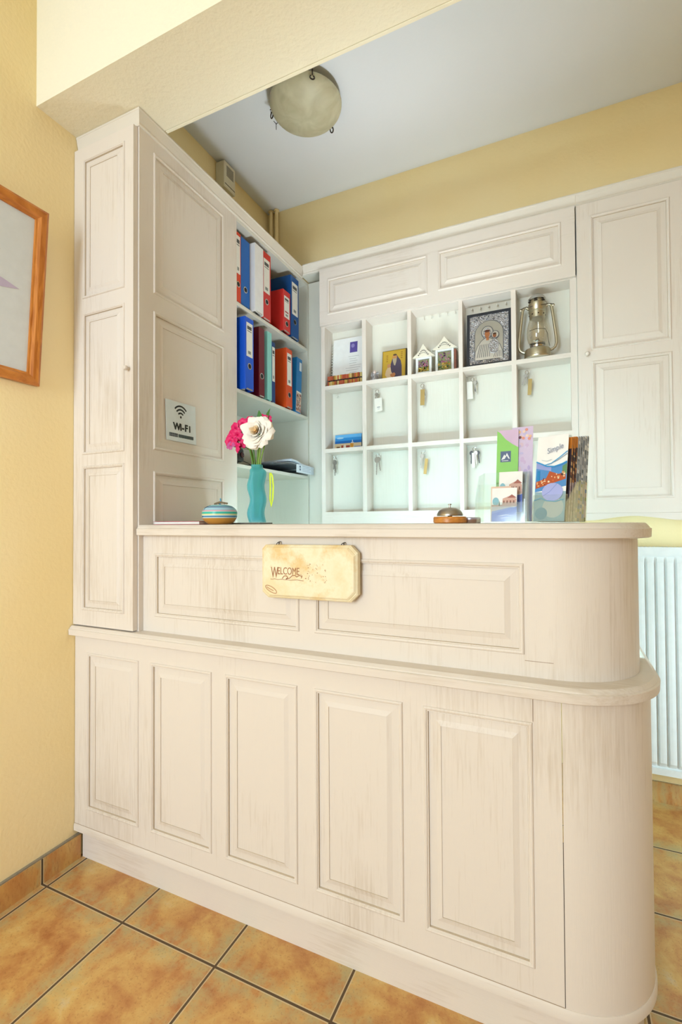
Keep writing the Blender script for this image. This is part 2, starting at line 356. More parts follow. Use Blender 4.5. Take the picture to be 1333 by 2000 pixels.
# ------------------------------------------------------------------ reception counter
def build_counter():
    c = thing('reception_counter', 'whitewashed panelled wooden reception counter with rounded right end, standing on tiled floor', 'reception counter', (-.7, 1.35, 0))
    YB, YU = 1.134, 1.162
    # lower front with five raised panels
    x0 = XW+.0015; px = [(-1.4845, -1.241), (-1.1895, -.946), (-.897, -.6545), (-.603, -.358), (-.307, -.062)]
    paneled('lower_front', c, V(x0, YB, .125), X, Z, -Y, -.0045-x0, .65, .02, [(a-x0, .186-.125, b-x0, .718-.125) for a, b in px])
    # curved lower end, base mould, plinth
    m = MB(); slab(m, (-.003, YB, .187, .187, -.003, 1.62), [(0, .125), (0, .775)], 'whitewashed_wood'); m.build('curved_lower_end', c, smooth=True)
    m = MB(); slab(m, (-.003, YB, .187, .187, x0, 1.62), [(0, .099), (.004, .102), (.004, .120), (.001, .125)], 'whitewashed_wood_flat'); m.build('base_moulding', c, smooth=True)
    m = MB(); slab(m, (-.003, 1.156, .165, .175, XW+.0135, 1.60), [(0, 0), (0, .099)], 'whitewashed_wood_flat'); m.build('plinth', c, smooth=True)
    # ledge that runs through as desk top behind
    m = MB(); slab(m, (-.003, YB, .180, .187, x0, 1.62), [(.018, .775), (.025, .778), (.026, .797), (.022, .799), (.0215, .801), (.016, .8065), (.014, .808)], 'whitewashed_wood_flat'); m.build('ledge', c, smooth=True, angle=25)
    m = MB(); m.box(-1.24, -.02, 1.60, 1.62, .099, .775, 'whitewashed_wood'); m.build('rear_panel', c)
    # upper front with two long panels
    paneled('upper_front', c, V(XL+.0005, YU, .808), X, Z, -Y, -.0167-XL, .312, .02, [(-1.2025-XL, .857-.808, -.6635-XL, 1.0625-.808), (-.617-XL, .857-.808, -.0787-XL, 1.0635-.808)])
    m = MB()
    outer = plan(-.0165, YU, .183, .183, -.0165, 1.44)[:-1]; inner = plan(-.0165, YU+.02, .163, .163, -.0165, 1.44)[:-1]
    m.loft([[p+V(0, 0, z) for p in outer+inner[::-1]] for z in (.808, 1.120)], 'whitewashed_wood'); m.build('curved_upper_end', c, smooth=True)
    m = MB(); slab(m, (-.017, YU, .183, .183, XL+.0005, 1.50), [(.024, 1.120), (.028, 1.122), (.029, 1.141), (.0255, 1.143), (.025, 1.1445), (.019, 1.1515), (.016, 1.154)], 'whitewashed_wood_flat'); m.build('countertop', c, smooth=True, angle=25)
    m = MB(); m.box(x0, -.005, YB-.0007, YB+.001, .1246, .1262, P('#b09a82', .8)); m.build('base_joint', c)
    # thin joint lines of the frame
    m = MB()
    for xx, z0, z1 in ((-.0615, .72, .7745),): m.box(xx, xx+.0012, YB-.0006, YB, z0, z1, P('#8f7358', .8))
    m.build('frame_joint', c); m = MB()
    m.box(-.0044, -.0031, YB-.0004, YB+.006, .126, .47, P('#4a3c30', .8)); m.build('frame_joint', c); m = MB()
    m.box(-.078, -.0185, YU-.0005, YU, .8435, .8445, P('#a98f78', .8))
    m.build('frame_joint', c)
build_counter()
# assumed fluorescent strip under the counter top, on the staff side
t = thing('assumed_counter_lamp', 'assumed slim white strip lamp, out of sight under the counter top on the staff side', 'added box', (-.40, 1.455, 1.119))  # unseen lamp, assumed as source of the cool light behind the counter
m = MB(); m.box(-1.13, .13, 1.43, 1.48, 1.096, 1.1195, 'white_plastic'); m.build('assumed_lamp_housing', t)
q = NT('assumed_cool_tube'); q.b.inputs['Base Color'].default_value = (0, 0, 0, 1); q.b.inputs['Emission Color'].default_value = (.42, .84, 1.0, 1); q.b.inputs['Emission Strength'].default_value = 41; M['assumed_cool_tube'] = q.m  # glow of the assumed lamp, added to light the back cabinets
m = MB(); m.tube([(-1.12, 1.475, 1.083), (.12, 1.475, 1.083)], .011, 'assumed_cool_tube'); m.build('assumed_lamp_tube', t, smooth=True)

t = thing('ceiling_fill_box', 'low white box added on the staff desk under the ceiling fill lights', 'added box', (-.42, 1.545, .808))  # made-up box under the ceiling fill lights, itself not glowing
m = MB(); m.box(-.74, -.10, 1.505, 1.585, .8085, .955, 'white_plastic'); m.build('body', t, bevel=.004)
# ------------------------------------------------------------------ left corner cabinet
def knob(parent, c, n, r=.0075, mat='whitewashed_wood'):
    m = MB(); m.lathe([(r*.55, 0), (r*.5, r*.7), (r, r*1.3), (r*1.05, r*1.9), (r*.7, r*2.5), (.0008, r*2.6)], c, mat, 20, n); return m.build('knob', parent, smooth=True)
def crown(mb, path, z0, h, mat='crown_paint', cap=0):
    """path: list of (point, outward dir scaled) corners; lofts the moulding profile along it"""
    prof = [(0, 0), (.004, 0), (.0065, .003), (.0065, .008), (.0045, .0105), (.0060, .013), (.0120, .044), (.0135, .0455), (.0135, .051), (.012, .053), (0, .053)]
    k = h/.053
    rings = [[p+o*a+V(0, 0, z0+b*k) for a, b in prof] for p, o in path]
    mb.loft(rings, mat)
def build_left():
    c = thing('corner_shelf_cabinet', 'tall narrow whitewashed cabinet in the left corner with panelled side and open binder shelves', 'cabinet', (XW, 1.7, 0))
    zb, zt = .8085, 2.4755
    x0 = XW+.0015
    W = -1.2585-x0
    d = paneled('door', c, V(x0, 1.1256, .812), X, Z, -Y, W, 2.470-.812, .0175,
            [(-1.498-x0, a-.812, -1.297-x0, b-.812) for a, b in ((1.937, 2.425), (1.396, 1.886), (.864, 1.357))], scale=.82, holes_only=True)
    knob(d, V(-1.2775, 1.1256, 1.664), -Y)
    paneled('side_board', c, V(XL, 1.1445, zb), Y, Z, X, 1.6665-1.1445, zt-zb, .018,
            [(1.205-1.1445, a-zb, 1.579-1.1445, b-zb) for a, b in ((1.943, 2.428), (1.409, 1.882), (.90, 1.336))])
    m = MB(); m.box(x0, XL-.018, 1.1445, 1.16, zb, zt, 'whitewashed_wood'); m.build('front_board', c)
    m = MB(); m.box(x0, x0+.006, 1.16, 2.31, zb, zt, 'shelf_paint'); m.build('back_board', c)
    m = MB(); m.box(x0+.006, XL-.018, 1.6485, 1.6665, zb, zt-.016, 'shelf_paint'); m.build('partition', c)
    m = MB(); m.box(x0+.006, XL, 2.296, 2.3095, 0.0, zt-.016, 'shelf_paint'); m.build('end_board', c)
    m = MB(); m.box(x0+.006, XL-.0185, 1.163, 1.667, zt-.016, zt, 'shelf_paint'); m.box(x0+.006, XL-.0006, 1.667, 2.3095, zt-.016, zt, 'shelf_paint'); m.build('top_board', c)
    for z in (2.110, 1.7356, 1.412, .83):
        m = MB(); m.box(x0+.006, XL-.0005, 1.667, 2.2955, z-.0155, z, 'shelf_paint'); m.build('shelf', c, bevel=.001)
    m = MB(); m.box(x0, XL, 1.63, 2.296, 0, .808, 'whitewashed_wood'); m.build('base_cupboard', c)
    m = MB()
    yf = 1.1445
    crown(m, [(V(x0, yf, 0), V(0, -1, 0)), (V(XL, yf, 0), V(1, -1, 0)), (V(XL, 2.236, 0), V(1, 0, 0))], 2.4725, .0535); m.build('crown_moulding', c)
build_left()

# wall socket and things inside the left shelves
t = thing('wall_socket', 'small white double wall socket on the shelf back under the lowest shelf', 'socket', (XW+.01, 1.80, 1.28))
m = MB(); m.box(XW+.008, XW+.020, 1.90, 2.02, 1.24, 1.34, 'white_plastic'); m.build('cover_plate', t, bevel=.003)
m = MB()
for y in (1.935, 1.985): m.lathe([(.016, 0), (.016, .0012), (.014, .0014)], (XW+.0200, y, 1.29), P('#c9ccc8', .5), 20, X)
m.build('socket_face', t)

# ------------------------------------------------------------------ key cabinet and wall cupboard on the back wall
def build_back():
    c = thing('key_cabinet', 'whitewashed pigeonhole key rack with fifteen open cells and a long panelled flap above', 'key rack', (-.53, 2.30, 1.15))
    gx = [(-1.137, -1.1155), (-.9052, -.8838), (-.6675, -.6485), (-.4215, -.4035), (-.190, -.170), (.047, .0720)]
    gz = [(1.150, 1.212), (1.521, 1.541), (1.8515, 1.871), (2.1825, 2.1965)]
    YF, YBK = 2.236, 2.328
    m = MB(); m.box(-1.137, .072, YBK, YW-.002, 1.15, 2.482, 'shelf_paint'); m.build('back_panel', c)
    for i, (a, b) in enumerate(gx):
        m = MB(); m.box(a, b, YF, YBK, 1.2125 if 0 < i < 5 else 1.15, 2.1825, 'whitewashed_wood'); m.build('upright', c)
    for k, (a, b) in enumerate(gz):
        m = MB()
        if k == 0: m.box(-1.1155, .047, YF, YF+.016, 1.15, 1.205, 'whitewashed_wood_flat'); m.box(-1.1155, .047, YF-.001, YBK, 1.203, b, 'whitewashed_wood_flat')
        elif k == 3: m.box(-1.137, .072, YF, YBK, a, b, 'whitewashed_wood_flat')
        else:
            for (p, q_), (r, s_) in zip(gx[:-1], gx[1:]): m.box(q_, r, YF+.0005, YBK, a, b, 'whitewashed_wood_flat')
        m.build('shelf', c)
    fx0, fz0 = -1.137, 2.1855
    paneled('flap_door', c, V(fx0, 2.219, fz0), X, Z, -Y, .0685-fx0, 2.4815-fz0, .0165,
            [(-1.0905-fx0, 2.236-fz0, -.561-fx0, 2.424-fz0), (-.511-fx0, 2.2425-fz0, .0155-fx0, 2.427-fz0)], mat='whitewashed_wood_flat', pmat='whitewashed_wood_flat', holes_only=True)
    m = MB(); m.box(XL+.0005, -1.1375, 2.31, YW-.002, 0, 2.475, 'shelf_paint'); m.build('filler_board', c)
    m = MB(); m.box(XL+.0005, .072, 2.2365, YW-.002, 2.4825, 2.49, 'shelf_paint'); crown(m, [(V(XL+.012, 2.236, 0), V(0, -1, 0)), (V(.0725, 2.236, 0), V(0, -1, 0))], 2.484, .053); m.build('crown_moulding', c)
    # hooks: single one per cell, a row of five in two upper cells
    hk = [(-1.079, 1.851), (-.848, 1.851), (-.611, 1.851), (-.370, 1.851), (-.1292, 1.851), (-1.0932, 1.521), (-.848, 1.521), (-.611, 1.521), (-.364, 1.521), (-.125, 1.521)]
    def hook(x, zt, s=1.0):
        m = MB(); y = YBK
        m.lathe([(.007*s, 0), (.007*s, .002), (.003*s, .003)], (x, y, zt-.012*s), 'white_plastic', 14, -Y)
        m.tube([V(x, y-.002, zt-.012*s), V(x, y-.010*s, zt-.012*s), V(x, y-.015*s, zt-.017*s), V(x, y-.015*s, zt-.024*s), V(x, y-.020*s, zt-.029*s), V(x, y-.026*s, zt-.026*s), V(x, y-.028*s, zt-.018*s)], .0022*s, 'white_plastic', 8)
        m.build('hook', c, smooth=True)
    for x, z in hk: hook(x, z)
    for x0 in (-.604, -.372):
        for i in range(5): hook(x0+i*.0385, 2.182, .85)
    # wall cupboard to the right
    c2 = thing('wall_cupboard', 'tall whitewashed wall cupboard with two stacked door panels, above the radiator', 'cupboard', (.27, 2.30, 1.15))
    m = MB(); m.box(.0728, .50, 2.238, YW-.002, 1.19, 2.482, 'shelf_paint'); m.build('carcass', c2)
    dx, dz = .0745, 1.190
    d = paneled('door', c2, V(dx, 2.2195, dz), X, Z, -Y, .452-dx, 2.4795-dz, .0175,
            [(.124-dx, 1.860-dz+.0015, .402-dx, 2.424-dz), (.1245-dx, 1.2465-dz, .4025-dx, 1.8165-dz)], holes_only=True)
    knob(d, V(.1075, 2.2195, 1.8465), -Y, .009)
    m = MB(); n = 36; top = []; bot = []
    for i in range(n+1):
        x = .0725+(.50-.0725)*i/n; s = (x-.265)/.17
        z = 1.1545+.0225*math.exp(-(s*s)*1.9)*1.0 + (.006*(abs(s)-.8) if abs(s) > .8 else 0)
        top.append(V(x, 2.2255, 1.1875)); bot.append(V(x, 2.2255, z))
    m.prism(top+bot[::-1], V(0, .016, 0), 'whitewashed_wood_flat'); m.build('scalloped_valance', c2)
    m = MB(); m.box(.0725, .50, 2.2215, 2.2445, 1.1845, 1.1895, 'whitewashed_wood_flat'); m.build('lower_rail', c2)
    m = MB(); crown(m, [(V(.073, 2.236, 0), V(0, -1, 0)), (V(.50, 2.236, 0), V(0, -1, 0))], 2.484, .053); m.box(.073, .5, 2.2365, YW-.002, 2.4825, 2.49, 'shelf_paint'); m.build('crown_moulding', c2)
build_back()

# ------------------------------------------------------------------ radiator, lamp, pipes, sensor
t = thing('radiator', 'white ribbed panel radiator on the wall below the right cupboard', 'radiator', (.62, 2.30, .15))
m = MB(); m.box(.205, 1.10, 2.272, 2.345, .15, 1.046, 'white_enamel'); m.box(.205, 1.10, 2.262, 2.272, .15, .176, 'white_enamel'); m.box(.205, 1.10, 2.262, 2.272, 1.018, 1.046, 'white_enamel')
x = .2085
while x < 1.09:
    r = [[V(x+.002, 2.272, z), V(x+.006, 2.272-d, z), V(x+.0165, 2.272-d*1.05, z), V(x+.027, 2.272-d, z), V(x+.031, 2.272, z)] for z, d in ((.18, .0005), (.198, .0095), (.99, .0095), (1.012, .0005))]
    m.loft(r, 'white_enamel'); x += .0332
m.build('panel', t, bevel=.0015)
m = MB()
for i in range(60): m.box(.21+i*.0148, .218+i*.0148, 2.276, 2.341, 1.046, 1.051, 'white_enamel')
m.box(.205, 1.10, 2.262, 2.267, 1.046, 1.052, 'white_enamel'); m.build('top_grille', t)

t = thing('ceiling_lamp', 'round frosted glass bowl lamp with three dark clips on the ceiling', 'ceiling lamp', (-.965, 1.755, ZC))
LC = V(-.958, 1.752, 0)
m = MB(); m.lathe([(.06, ZC-.0005), (.06, ZC-.03), (.05, ZC-.034)], LC, 'white_plastic', 32); m.build('base', t, smooth=True)
m = MB(); R = .152
outer = [(R*math.sin(a), 2.925-.072*math.cos(a)**1.0) for a in [i*PI/2/14 for i in range(15)]]
m.loft([[LC+V(r*math.cos(2*PI*j/48)+1e-4, r*math.sin(2*PI*j/48), z) for j in range(48)] for r, z in [(max(r, .001), z) for r, z in outer]+[(R-.003, 2.926)]+[(max(r-.004, .001), z+.004) for r, z in outer[::-1]]], 'alabaster_glass', caps=False); m.build('glass_bowl', t, smooth=True, angle=60)
for p in ((-1.0955, 1.7184), (-.9053, 1.8883), (-.8792, 1.6532)):
    d = (V(p[0], p[1], 0)-LC).normalized(); tg = V(-d.y, d.x, 0); m = MB(); c0 = LC+d*.146+V(0, 0, 2.902)
    m.tube([c0+(d*.35-Z)*(.011*math.cos(a))*1.0+tg*.009*math.sin(a)+d*.004 for a in [2*PI*i/14 for i in range(14)]], .0026, 'dark_metal', 8, True)
    m.tube([c0+d*.006+V(0, 0, .008), c0+d*.012+V(0, 0, .025), LC+d*.05+V(0, 0, ZC-.012)], .0022, 'dark_metal', 8); m.build('clip', t, smooth=True)
m = MB(); wy = V(-1.1512, 1.8267, ZC-.002)
m.tube([wy, wy+V(-.016, .025, 0)], .0012, 'dark_metal', 6); m.tube([wy, wy+V(-.001, -.02, 0)], .0012, 'dark_metal', 6); m.tube([wy, wy+V(.02, -.009, 0)], .0012, 'dark_metal', 6); m.build('loose_wire', t)

for i, (xx, lb) in enumerate(((-1.508, 'yellow painted heating pipe nearer the left wall in the back corner'), (-1.472, 'yellow painted heating pipe right of its twin in the back corner'))):
    m = MB(); m.tube([(xx, 2.335, 2.478), (xx, 2.335, ZC-.001)], .0105, 'yellow_plaster', 14); m.lathe([(.016, 0), (.016, .006), (.011, .008)], (xx, 2.335, ZC-.009), 'yellow_plaster', 16)
    tag(m.build('heating_pipe', smooth=True), lb, 'pipe', 'heating pipes in the back corner')
t = thing('wall_sensor', 'cream plastic alarm box with a grey grille high on the left wall', 'alarm box', (XW, 1.93, 2.84))
m = MB(); m.box(XW, -1.490, 1.885, 1.973, 2.822, 2.955, 'cream_plastic'); m.build('casing', t, bevel=.004)
m = MB()
for i in range(9): m.box(-1.4905, -1.4892, 1.903, 1.957, 2.885+i*.006, 2.888+i*.006, P('#77756a', .6))
m.build('grille', t)
m = MB(); m.box(-1.4905, -1.489, 1.890, 1.968, 2.8395, 2.8425, P('#3a2620', .6)); m.build('seam', t)

# ------------------------------------------------------------------ framed picture on the left wall
t = thing('framed_picture', 'orange pine framed print of a pale lilac flower hanging on the left wall', 'picture', (XW, .77, 1.6))
tz = V(.08, 0, 1).normalized(); n = V(tz.z, 0, -tz.x)     # leans out at the top
O = V(-1.5415, .993, 1.6045); Uy = V(0, -1, 0); W, H, B = .46, .553, .037
def fr(m, u0, v0, u1, v1, mat, a, b):
    pass
m = MB()
def mitre(m, pts_out, pts_in, mat):
    pr = [(0, .0), (0, .016), (.008, .020), (.024, .018), (.031, .011), (.036, .010), (.037, .004)]
    for i in range(4):
        a, b, c_, d = pts_out[i], pts_out[(i+1) % 4], pts_in[i], pts_in[(i+1) % 4]
        m.loft([[a+(c_-a)*(k/B)+n*h for k, h in pr], [b+(d-b)*(k/B)+n*h for k, h in pr]], mat[i % 2], closed=False, caps=False)
po = [O, O+Uy*W, O+Uy*W+tz*H, O+tz*H]; pi_ = [O+Uy*B+tz*B, O+Uy*(W-B)+tz*B, O+Uy*(W-B)+tz*(H-B), O+Uy*B+tz*(H-B)]
mitre(m, po, pi_, ['pine_frame', 'pine_frame_v']); m.obox(O, Uy, tz, n, W, H, .003, 'pine_frame'); m.build('frame', t)
cd = Card(pi_[0]+n*.0045, Uy, tz, n, W-2*B, H-2*B, .001, P('#dfe4e4', .35))
pc = (.235, .245)
for a, L, wd, col in ((PI, .20, .05, '#c9bcd4'), (2.55, .17, .055, '#d2c8dc'), (3.75, .16, .05, '#c4b5d2'), (1.8, .17, .05, '#d6cde0'), (1.1, .16, .05, '#cbbfd8'), (4.5, .12, .04, '#bfaecb')):
    ca, sa = math.cos(a), math.sin(a); pts = []
    for k in range(13):
        s = k/12; wv = wd*.42*math.sin(PI*s**.8); pts.append((s*L, wv))
    pts = pts+[(p_[0], -p_[1]) for p_ in pts[-2:0:-1]]
    cd.poly([(pc[0]+p_[0]*ca-p_[1]*sa, pc[1]+p_[0]*sa+p_[1]*ca) for p_ in pts], P(col, .4), 1+int(a*2) % 4)
cd.ell(pc[0], pc[1], .014, .014, P('#d9c04a', .5), 6); cd.line([(pc[0], pc[1]), (.25, .10), (.255, .03)], .005, P('#7f9a5c', .6), 1)
cd.build('print', t)

# ------------------------------------------------------------------ Wi-Fi notice on the cabinet side
t = thing('wifi_notice', 'white laminated notice reading Wi-Fi stuck on the panelled cabinet side', 'notice', (XL, 1.34, 1.45))
sd = (Y*.9985+Z*.012).normalized(); su = (Z - Y*0.035).normalized()
cd = Card(V(XL+.0028, 1.262, 1.452), sd, su, X, .150, .143, .0012, P('#e3ebee', .25))
for r in (.014, .024, .034): 
    cd.line([(.072+r*1.15*math.cos(a), .087+r*1.25*math.sin(a)) for a in [PI/2-.82+1.64*i/12 for i in range(13)]], .0058, 'ink', 2)
cd.ell(.072, .090, .0042, .0045, 'ink', 2)
rr = random.Random(3)
u = .014
while u < .052: cd.rect(u, .0155, u+.0042, .0285, P('#39424d', .7), 2); cd.rect(u+.0012, .019, u+.0028, .0225, P('#9aa3aa', .7), 3); u += .0052
u = .058
while u < .134: cd.rect(u, .0155, u+.0036, .0275, P('#4a5757', .7), 2); u += .0043
cd.build('sheet', t)
for ch, uu in (('W', .034), ('i', .0675), ('-', .0765), ('F', .0905), ('i', .1125)):
    text(ch, .034, cd.p(uu, .0425, .0005), sd, su, X, 'ink', t, 'wifi_lettering', bold=.0014)

# ------------------------------------------------------------------ WELCOME board
t = thing('welcome_board', 'cream wooden board reading WELCOME hanging on the front of the counter', 'sign', (-.623, 1.15, .95))
O = V(-.769, 1.1385, .950); W, H = .2925, .1475; ux = (X+Z*.006).normalized(); uz = Z
def oct_(i, c=.020, b=.003): 
    return [(c+i, i), (W-c-i, i), (W-i, c+i), (W-i, H-c-i), (W-c-i, H-i), (b+i+.009, H-i), (b*0+i, H-.012-i), (i, .016+i)]
m = MB()
def ring(i, d): return [O+ux*u_+uz*v_-Y*d for u_, v_ in oct_(i)]
m.loft([ring(0, -.016), ring(0, 0), ring(.0035, .003), ring(.005, .003), ring(.0055, .0045), ring(.009, .0075), ring(.0115, .008)], 'painted_board')
m.build('board', t)
cd = Card(O+ux*.012+uz*.012-Y*.008, ux, uz, -Y, W-.03, H-.03, .001, 'painted_board'); brown = P('#b07a55', .7)
cd.mb = MB()
cd.line([(.020, .0405), (.026, .040), (.034, .0415), (.044, .0395), (.055, .041), (.066, .040), (.085, .0395), (.105, .041), (.125, .039)], .0014, brown, 1)
cd.line([(.058, .043), (.064, .050), (.072, .051), (.076, .046), (.070, .042), (.082, .045), (.090, .052), (.098, .053), (.104, .049), (.112, .053), (.121, .051), (.118, .046)], .0022, brown, 2)
rr = random.Random(5)
for _ in range(34):
    uu, v_ = rr.uniform(.115, .195), rr.uniform(.035, .085); cd.ell(uu, v_, rr.uniform(.0008, .0022), rr.uniform(.0006, .0016), P(rr.choice(['#c49a72', '#b98a66', '#d8b283']), .7), 1, 7)
cd.line([(.0 + .022+.020*math.cos(a)*math.cos(-.45)-.007*math.sin(a)*math.sin(-.45), .012+.020*math.cos(a)*math.sin(-.45)+.007*math.sin(a)*math.cos(-.45)) for a in [2*PI*i/18 for i in range(19)]], .0022, P('#c79770', .7), 2)
cd.line([(.008, .018), (.018, .013), (.030, .008)], .0022, P('#c79770', .7), 2)
cd.build('drawing', t)
text('W', .043, O+ux*.034+uz*.057-Y*.0085, ux, uz, -Y, brown, t, 'lettering', xs=.52)
text('ELCOME', .028, O+ux*.0545+uz*.0665-Y*.0085, ux, uz, -Y, brown, t, 'lettering', xs=.66)
for x in (-.7225, -.5225):
    m = MB(); m.tube([V(x-.006, 1.146, 1.096), V(x-.003, 1.150, 1.103), V(x+.001, 1.154, 1.1055), V(x+.001, 1.1615, 1.105)], .0011, 'dark_metal', 7); m.tube([V(x+.001, 1.150, 1.098), V(x+.0012, 1.152, 1.105)], .0016, 'dark_metal', 7)
    m.build('hanging_hook', t)

# ------------------------------------------------------------------ binders and papers on the left shelves
def binder(y0, y1, H, xf, z, col, label, body='binder', lab=(.48, .93), hole=.27, depth=.268, dark='#1c1c20', name='ring_binder', cat='binder', lean=0, rings=True, labcol='#ebe9df', stripes=0, group='ring binders on the corner shelves'):
    w = y1-y0; t = thing(name, label, cat, (xf-depth/2, y0 if lean < 0 else y1, z), group)
    m = MB(); c = P(col, .38); zz = z+.0004
    m.box(xf-depth, xf-.003, y0, y0+.0028, zz, z+H, c); m.box(xf-depth, xf-.003, y1-.0028, y1, zz, z+H, c); m.box(xf-.0032, xf, y0, y1, zz, z+H, c)
    m.build('cover', t, bevel=.0008)
    m = MB(); m.box(xf-depth+.02, xf-.035, y0+.0032, y1-.0032-(.012 if w > .04 else 0), z+.006, z+H-.012, P('#e9e6dc', .8)); m.build('paper_block', t)
    if lab:
        cd = Card(V(xf+.0008, y0+w*.14, z+H*lab[0]), Y, Z, X, w*.72, H*(lab[1]-lab[0]), .0006, P(labcol, .6)); hh = H*(lab[1]-lab[0])
        rr = random.Random(int(y0*1e4))
        cd.rect(w*.08, hh*.80, w*.60, hh*.90, P('#5a5a58', .7)); cd.rect(w*.08, hh*.74, w*.60, hh*.765, P('#7b7b78', .7))
        if stripes: cd.rect(w*.1, hh*.24, w*.58, hh*.30, P('#b44b4b', .7))
        cd.rect(w*.18, hh*.08, w*.5, hh*.17, P('#8b8f8a', .7))
        cd.build('spine_label', t)
    if hole:
        m = MB(); cc = V(xf, (y0+y1)/2, z+H*hole); rr_ = min(.0125, w*.3)
        m.lathe([(rr_*1.12, 0), (rr_*1.12, .001), (rr_*.85, .0013)], cc, 'steel', 20, X); m.lathe([(rr_*.85, .0004), (rr_*.84, .0016)], cc, P('#0d0d0f', .5), 20, X); m.build('finger_hole', t, smooth=True)
    if rings:
        m = MB(); m.box(xf-.004, xf+.0008, y0+w*.15, y1-w*.15, z+.0006, z+.006, 'steel'); m.build('metal_edge', t)
    t.rotation_euler = (math.radians(lean), 0, 0)
    return t
z1, z2, z3 = 2.1105, 1.7361, 1.4125
binder(1.6705, 1.709, .312, -1.262, z1, '#d8431f', 'narrow orange-red binder at the left end of the top shelf', lab=(.42, .95))
binder(1.713, 1.777, .310, -1.264, z1, '#0a63b8', 'plain bright blue binder without label on the top shelf', lab=None)
binder(1.7815, 1.848, .312, -1.238, z1, '#ecebea', 'white file box binder between blue and red on the top shelf', lab=None, hole=None)
binder(1.853, 1.922, .318, -1.246, z1, '#cf2a26', 'tall red binder with long blank white label on the top shelf', lab=(.40, .90))
binder(1.926, 1.958, .296, -1.284, z1, '#b9b2a6', 'thin grey document folder pushed back behind the tall red binder', lab=None, hole=None, rings=False, name='document_folder', cat='folder')
binder(2.018, 2.086, .207, -1.236, z1, '#d02f2a', 'small half-height red binder with white label on the top shelf', lab=(.34, .86), hole=.2, stripes=1, depth=.18)
binder(2.105, 2.185, .320, -1.243, z1, '#0d4f94', 'tall dark blue binder behind the small red one, top shelf right end', lab=(.38, .90))
binder(2.189, 2.214, .290, -1.262, z1, '#c7c9cc', 'slim patterned grey folder at the far right of the top shelf', lab=(.1, .95), hole=None, rings=False, name='document_folder', cat='folder', labcol='#6f7a8a')
binder(1.690, 1.752, .315, -1.226, z2, '#0b55cf', 'bright blue binder with white label at left of the middle shelf', lab=(.46, .93), hole=.33)
binder(1.816, 1.861, .318, -1.242, z2, '#6b1020', 'dark maroon binder on the middle shelf', lab=None, hole=.3)
binder(1.884, 1.921, .322, -1.241, z2, '#8fd2c9', 'pale mint green folder between maroon and orange on the middle shelf', lab=None, hole=None, rings=False, name='document_folder', cat='folder')
binder(1.924, 1.949, .312, -1.262, z2, '#94585a', 'thin dusty red binder behind the mint folder', lab=(.3, .85), hole=.2)
binder(1.953, 1.984, .300, -1.262, z2, '#17427f', 'thin dark blue binder left of the orange binder', lab=(.36, .92), hole=None)
binder(2.052, 2.110, .300, -1.240, z2, '#e2511c', 'orange binder on the right half of the middle shelf', lab=(.38, .92), hole=.22)
binder(2.114, 2.138, .292, -1.264, z2, '#9aa3a4', 'thin grey folder right of the orange binder', lab=None, hole=None, rings=False, name='document_folder', cat='folder')
t = thing('photo_book', 'blue book with a picture on its spine, right end of the middle shelf', 'book', (-1.36, 2.15, z2))
m = MB(); m.box(-1.47, -1.244, 2.150, 2.205, z2+.0005, z2+.290, P('#1b7ab8', .35)); m.build('cover', t, bevel=.0015)
cd = Card(V(-1.2434, 2.152, z2+.003), Y, Z, X, .051, .105, .0004, P('#d9b6a0', .5)); rr = random.Random(9)
for _ in range(46):
    a, b = rr.uniform(.002, .043), rr.uniform(.002, .088); cd.rect(a, b, a+rr.uniform(.003, .008), b+rr.uniform(.003, .012), P(rr.choice(['#7b2b22', '#b9441f', '#27476b', '#e8ddd0', '#3c2a25', '#5d86ad']), .6), 1+rr.randint(0, 3))
cd.rect(0, .098, .051, .107, P('#f1efe8', .6), 5); cd.build('spine_picture', t)
cd = Card(V(-1.2434, 2.178, z2+.225), Y, Z, X, .02, .045, .0004, P('#e8eef0', .5)); cd.build('sticker', t)
t.rotation_euler = (math.radians(-3.5), 0, 0)

t = thing('webcam', 'small black desk camera with a cable at the left of the lowest shelf', 'camera', (-1.30, 1.72, z3))
m = MB(); m.box(-1.34, -1.268, 1.688, 1.742, z3+.012, z3+.075, 'black_plastic'); m.build('body', t, bevel=.012)
m = MB(); m.lathe([(.02, 0), (.016, .012)], (-1.305, 1.715, z3+.0004), 'steel', 20); m.build('foot', t)
m = MB(); m.lathe([(.012, 0), (.012, .004), (.009, .005)], (-1.268, 1.722, z3+.044), P('#3a1717', .2), 18, X); m.build('lens', t, smooth=True)
m = MB(); m.tube([(-1.275, 1.735, z3+.02), (-1.265, 1.76, z3+.012), (-1.268, 1.80, z3+.006), (-1.28, 1.85, z3+.003), (-1.31, 1.89, z3+.003)], .0018, 'black_plastic', 7); m.build('cable', t, smooth=True)
t = thing('paper_roll', 'white paper roll standing beside the black camera on the lowest shelf', 'paper roll', (-1.38, 1.80, z3))
m = MB(); m.lathe([(.034, .0004), (.034, .075), (.012, .075), (.012, .003)], (-1.40, 1.80, z3), 'paper', 28); m.build('paper', t, smooth=True)

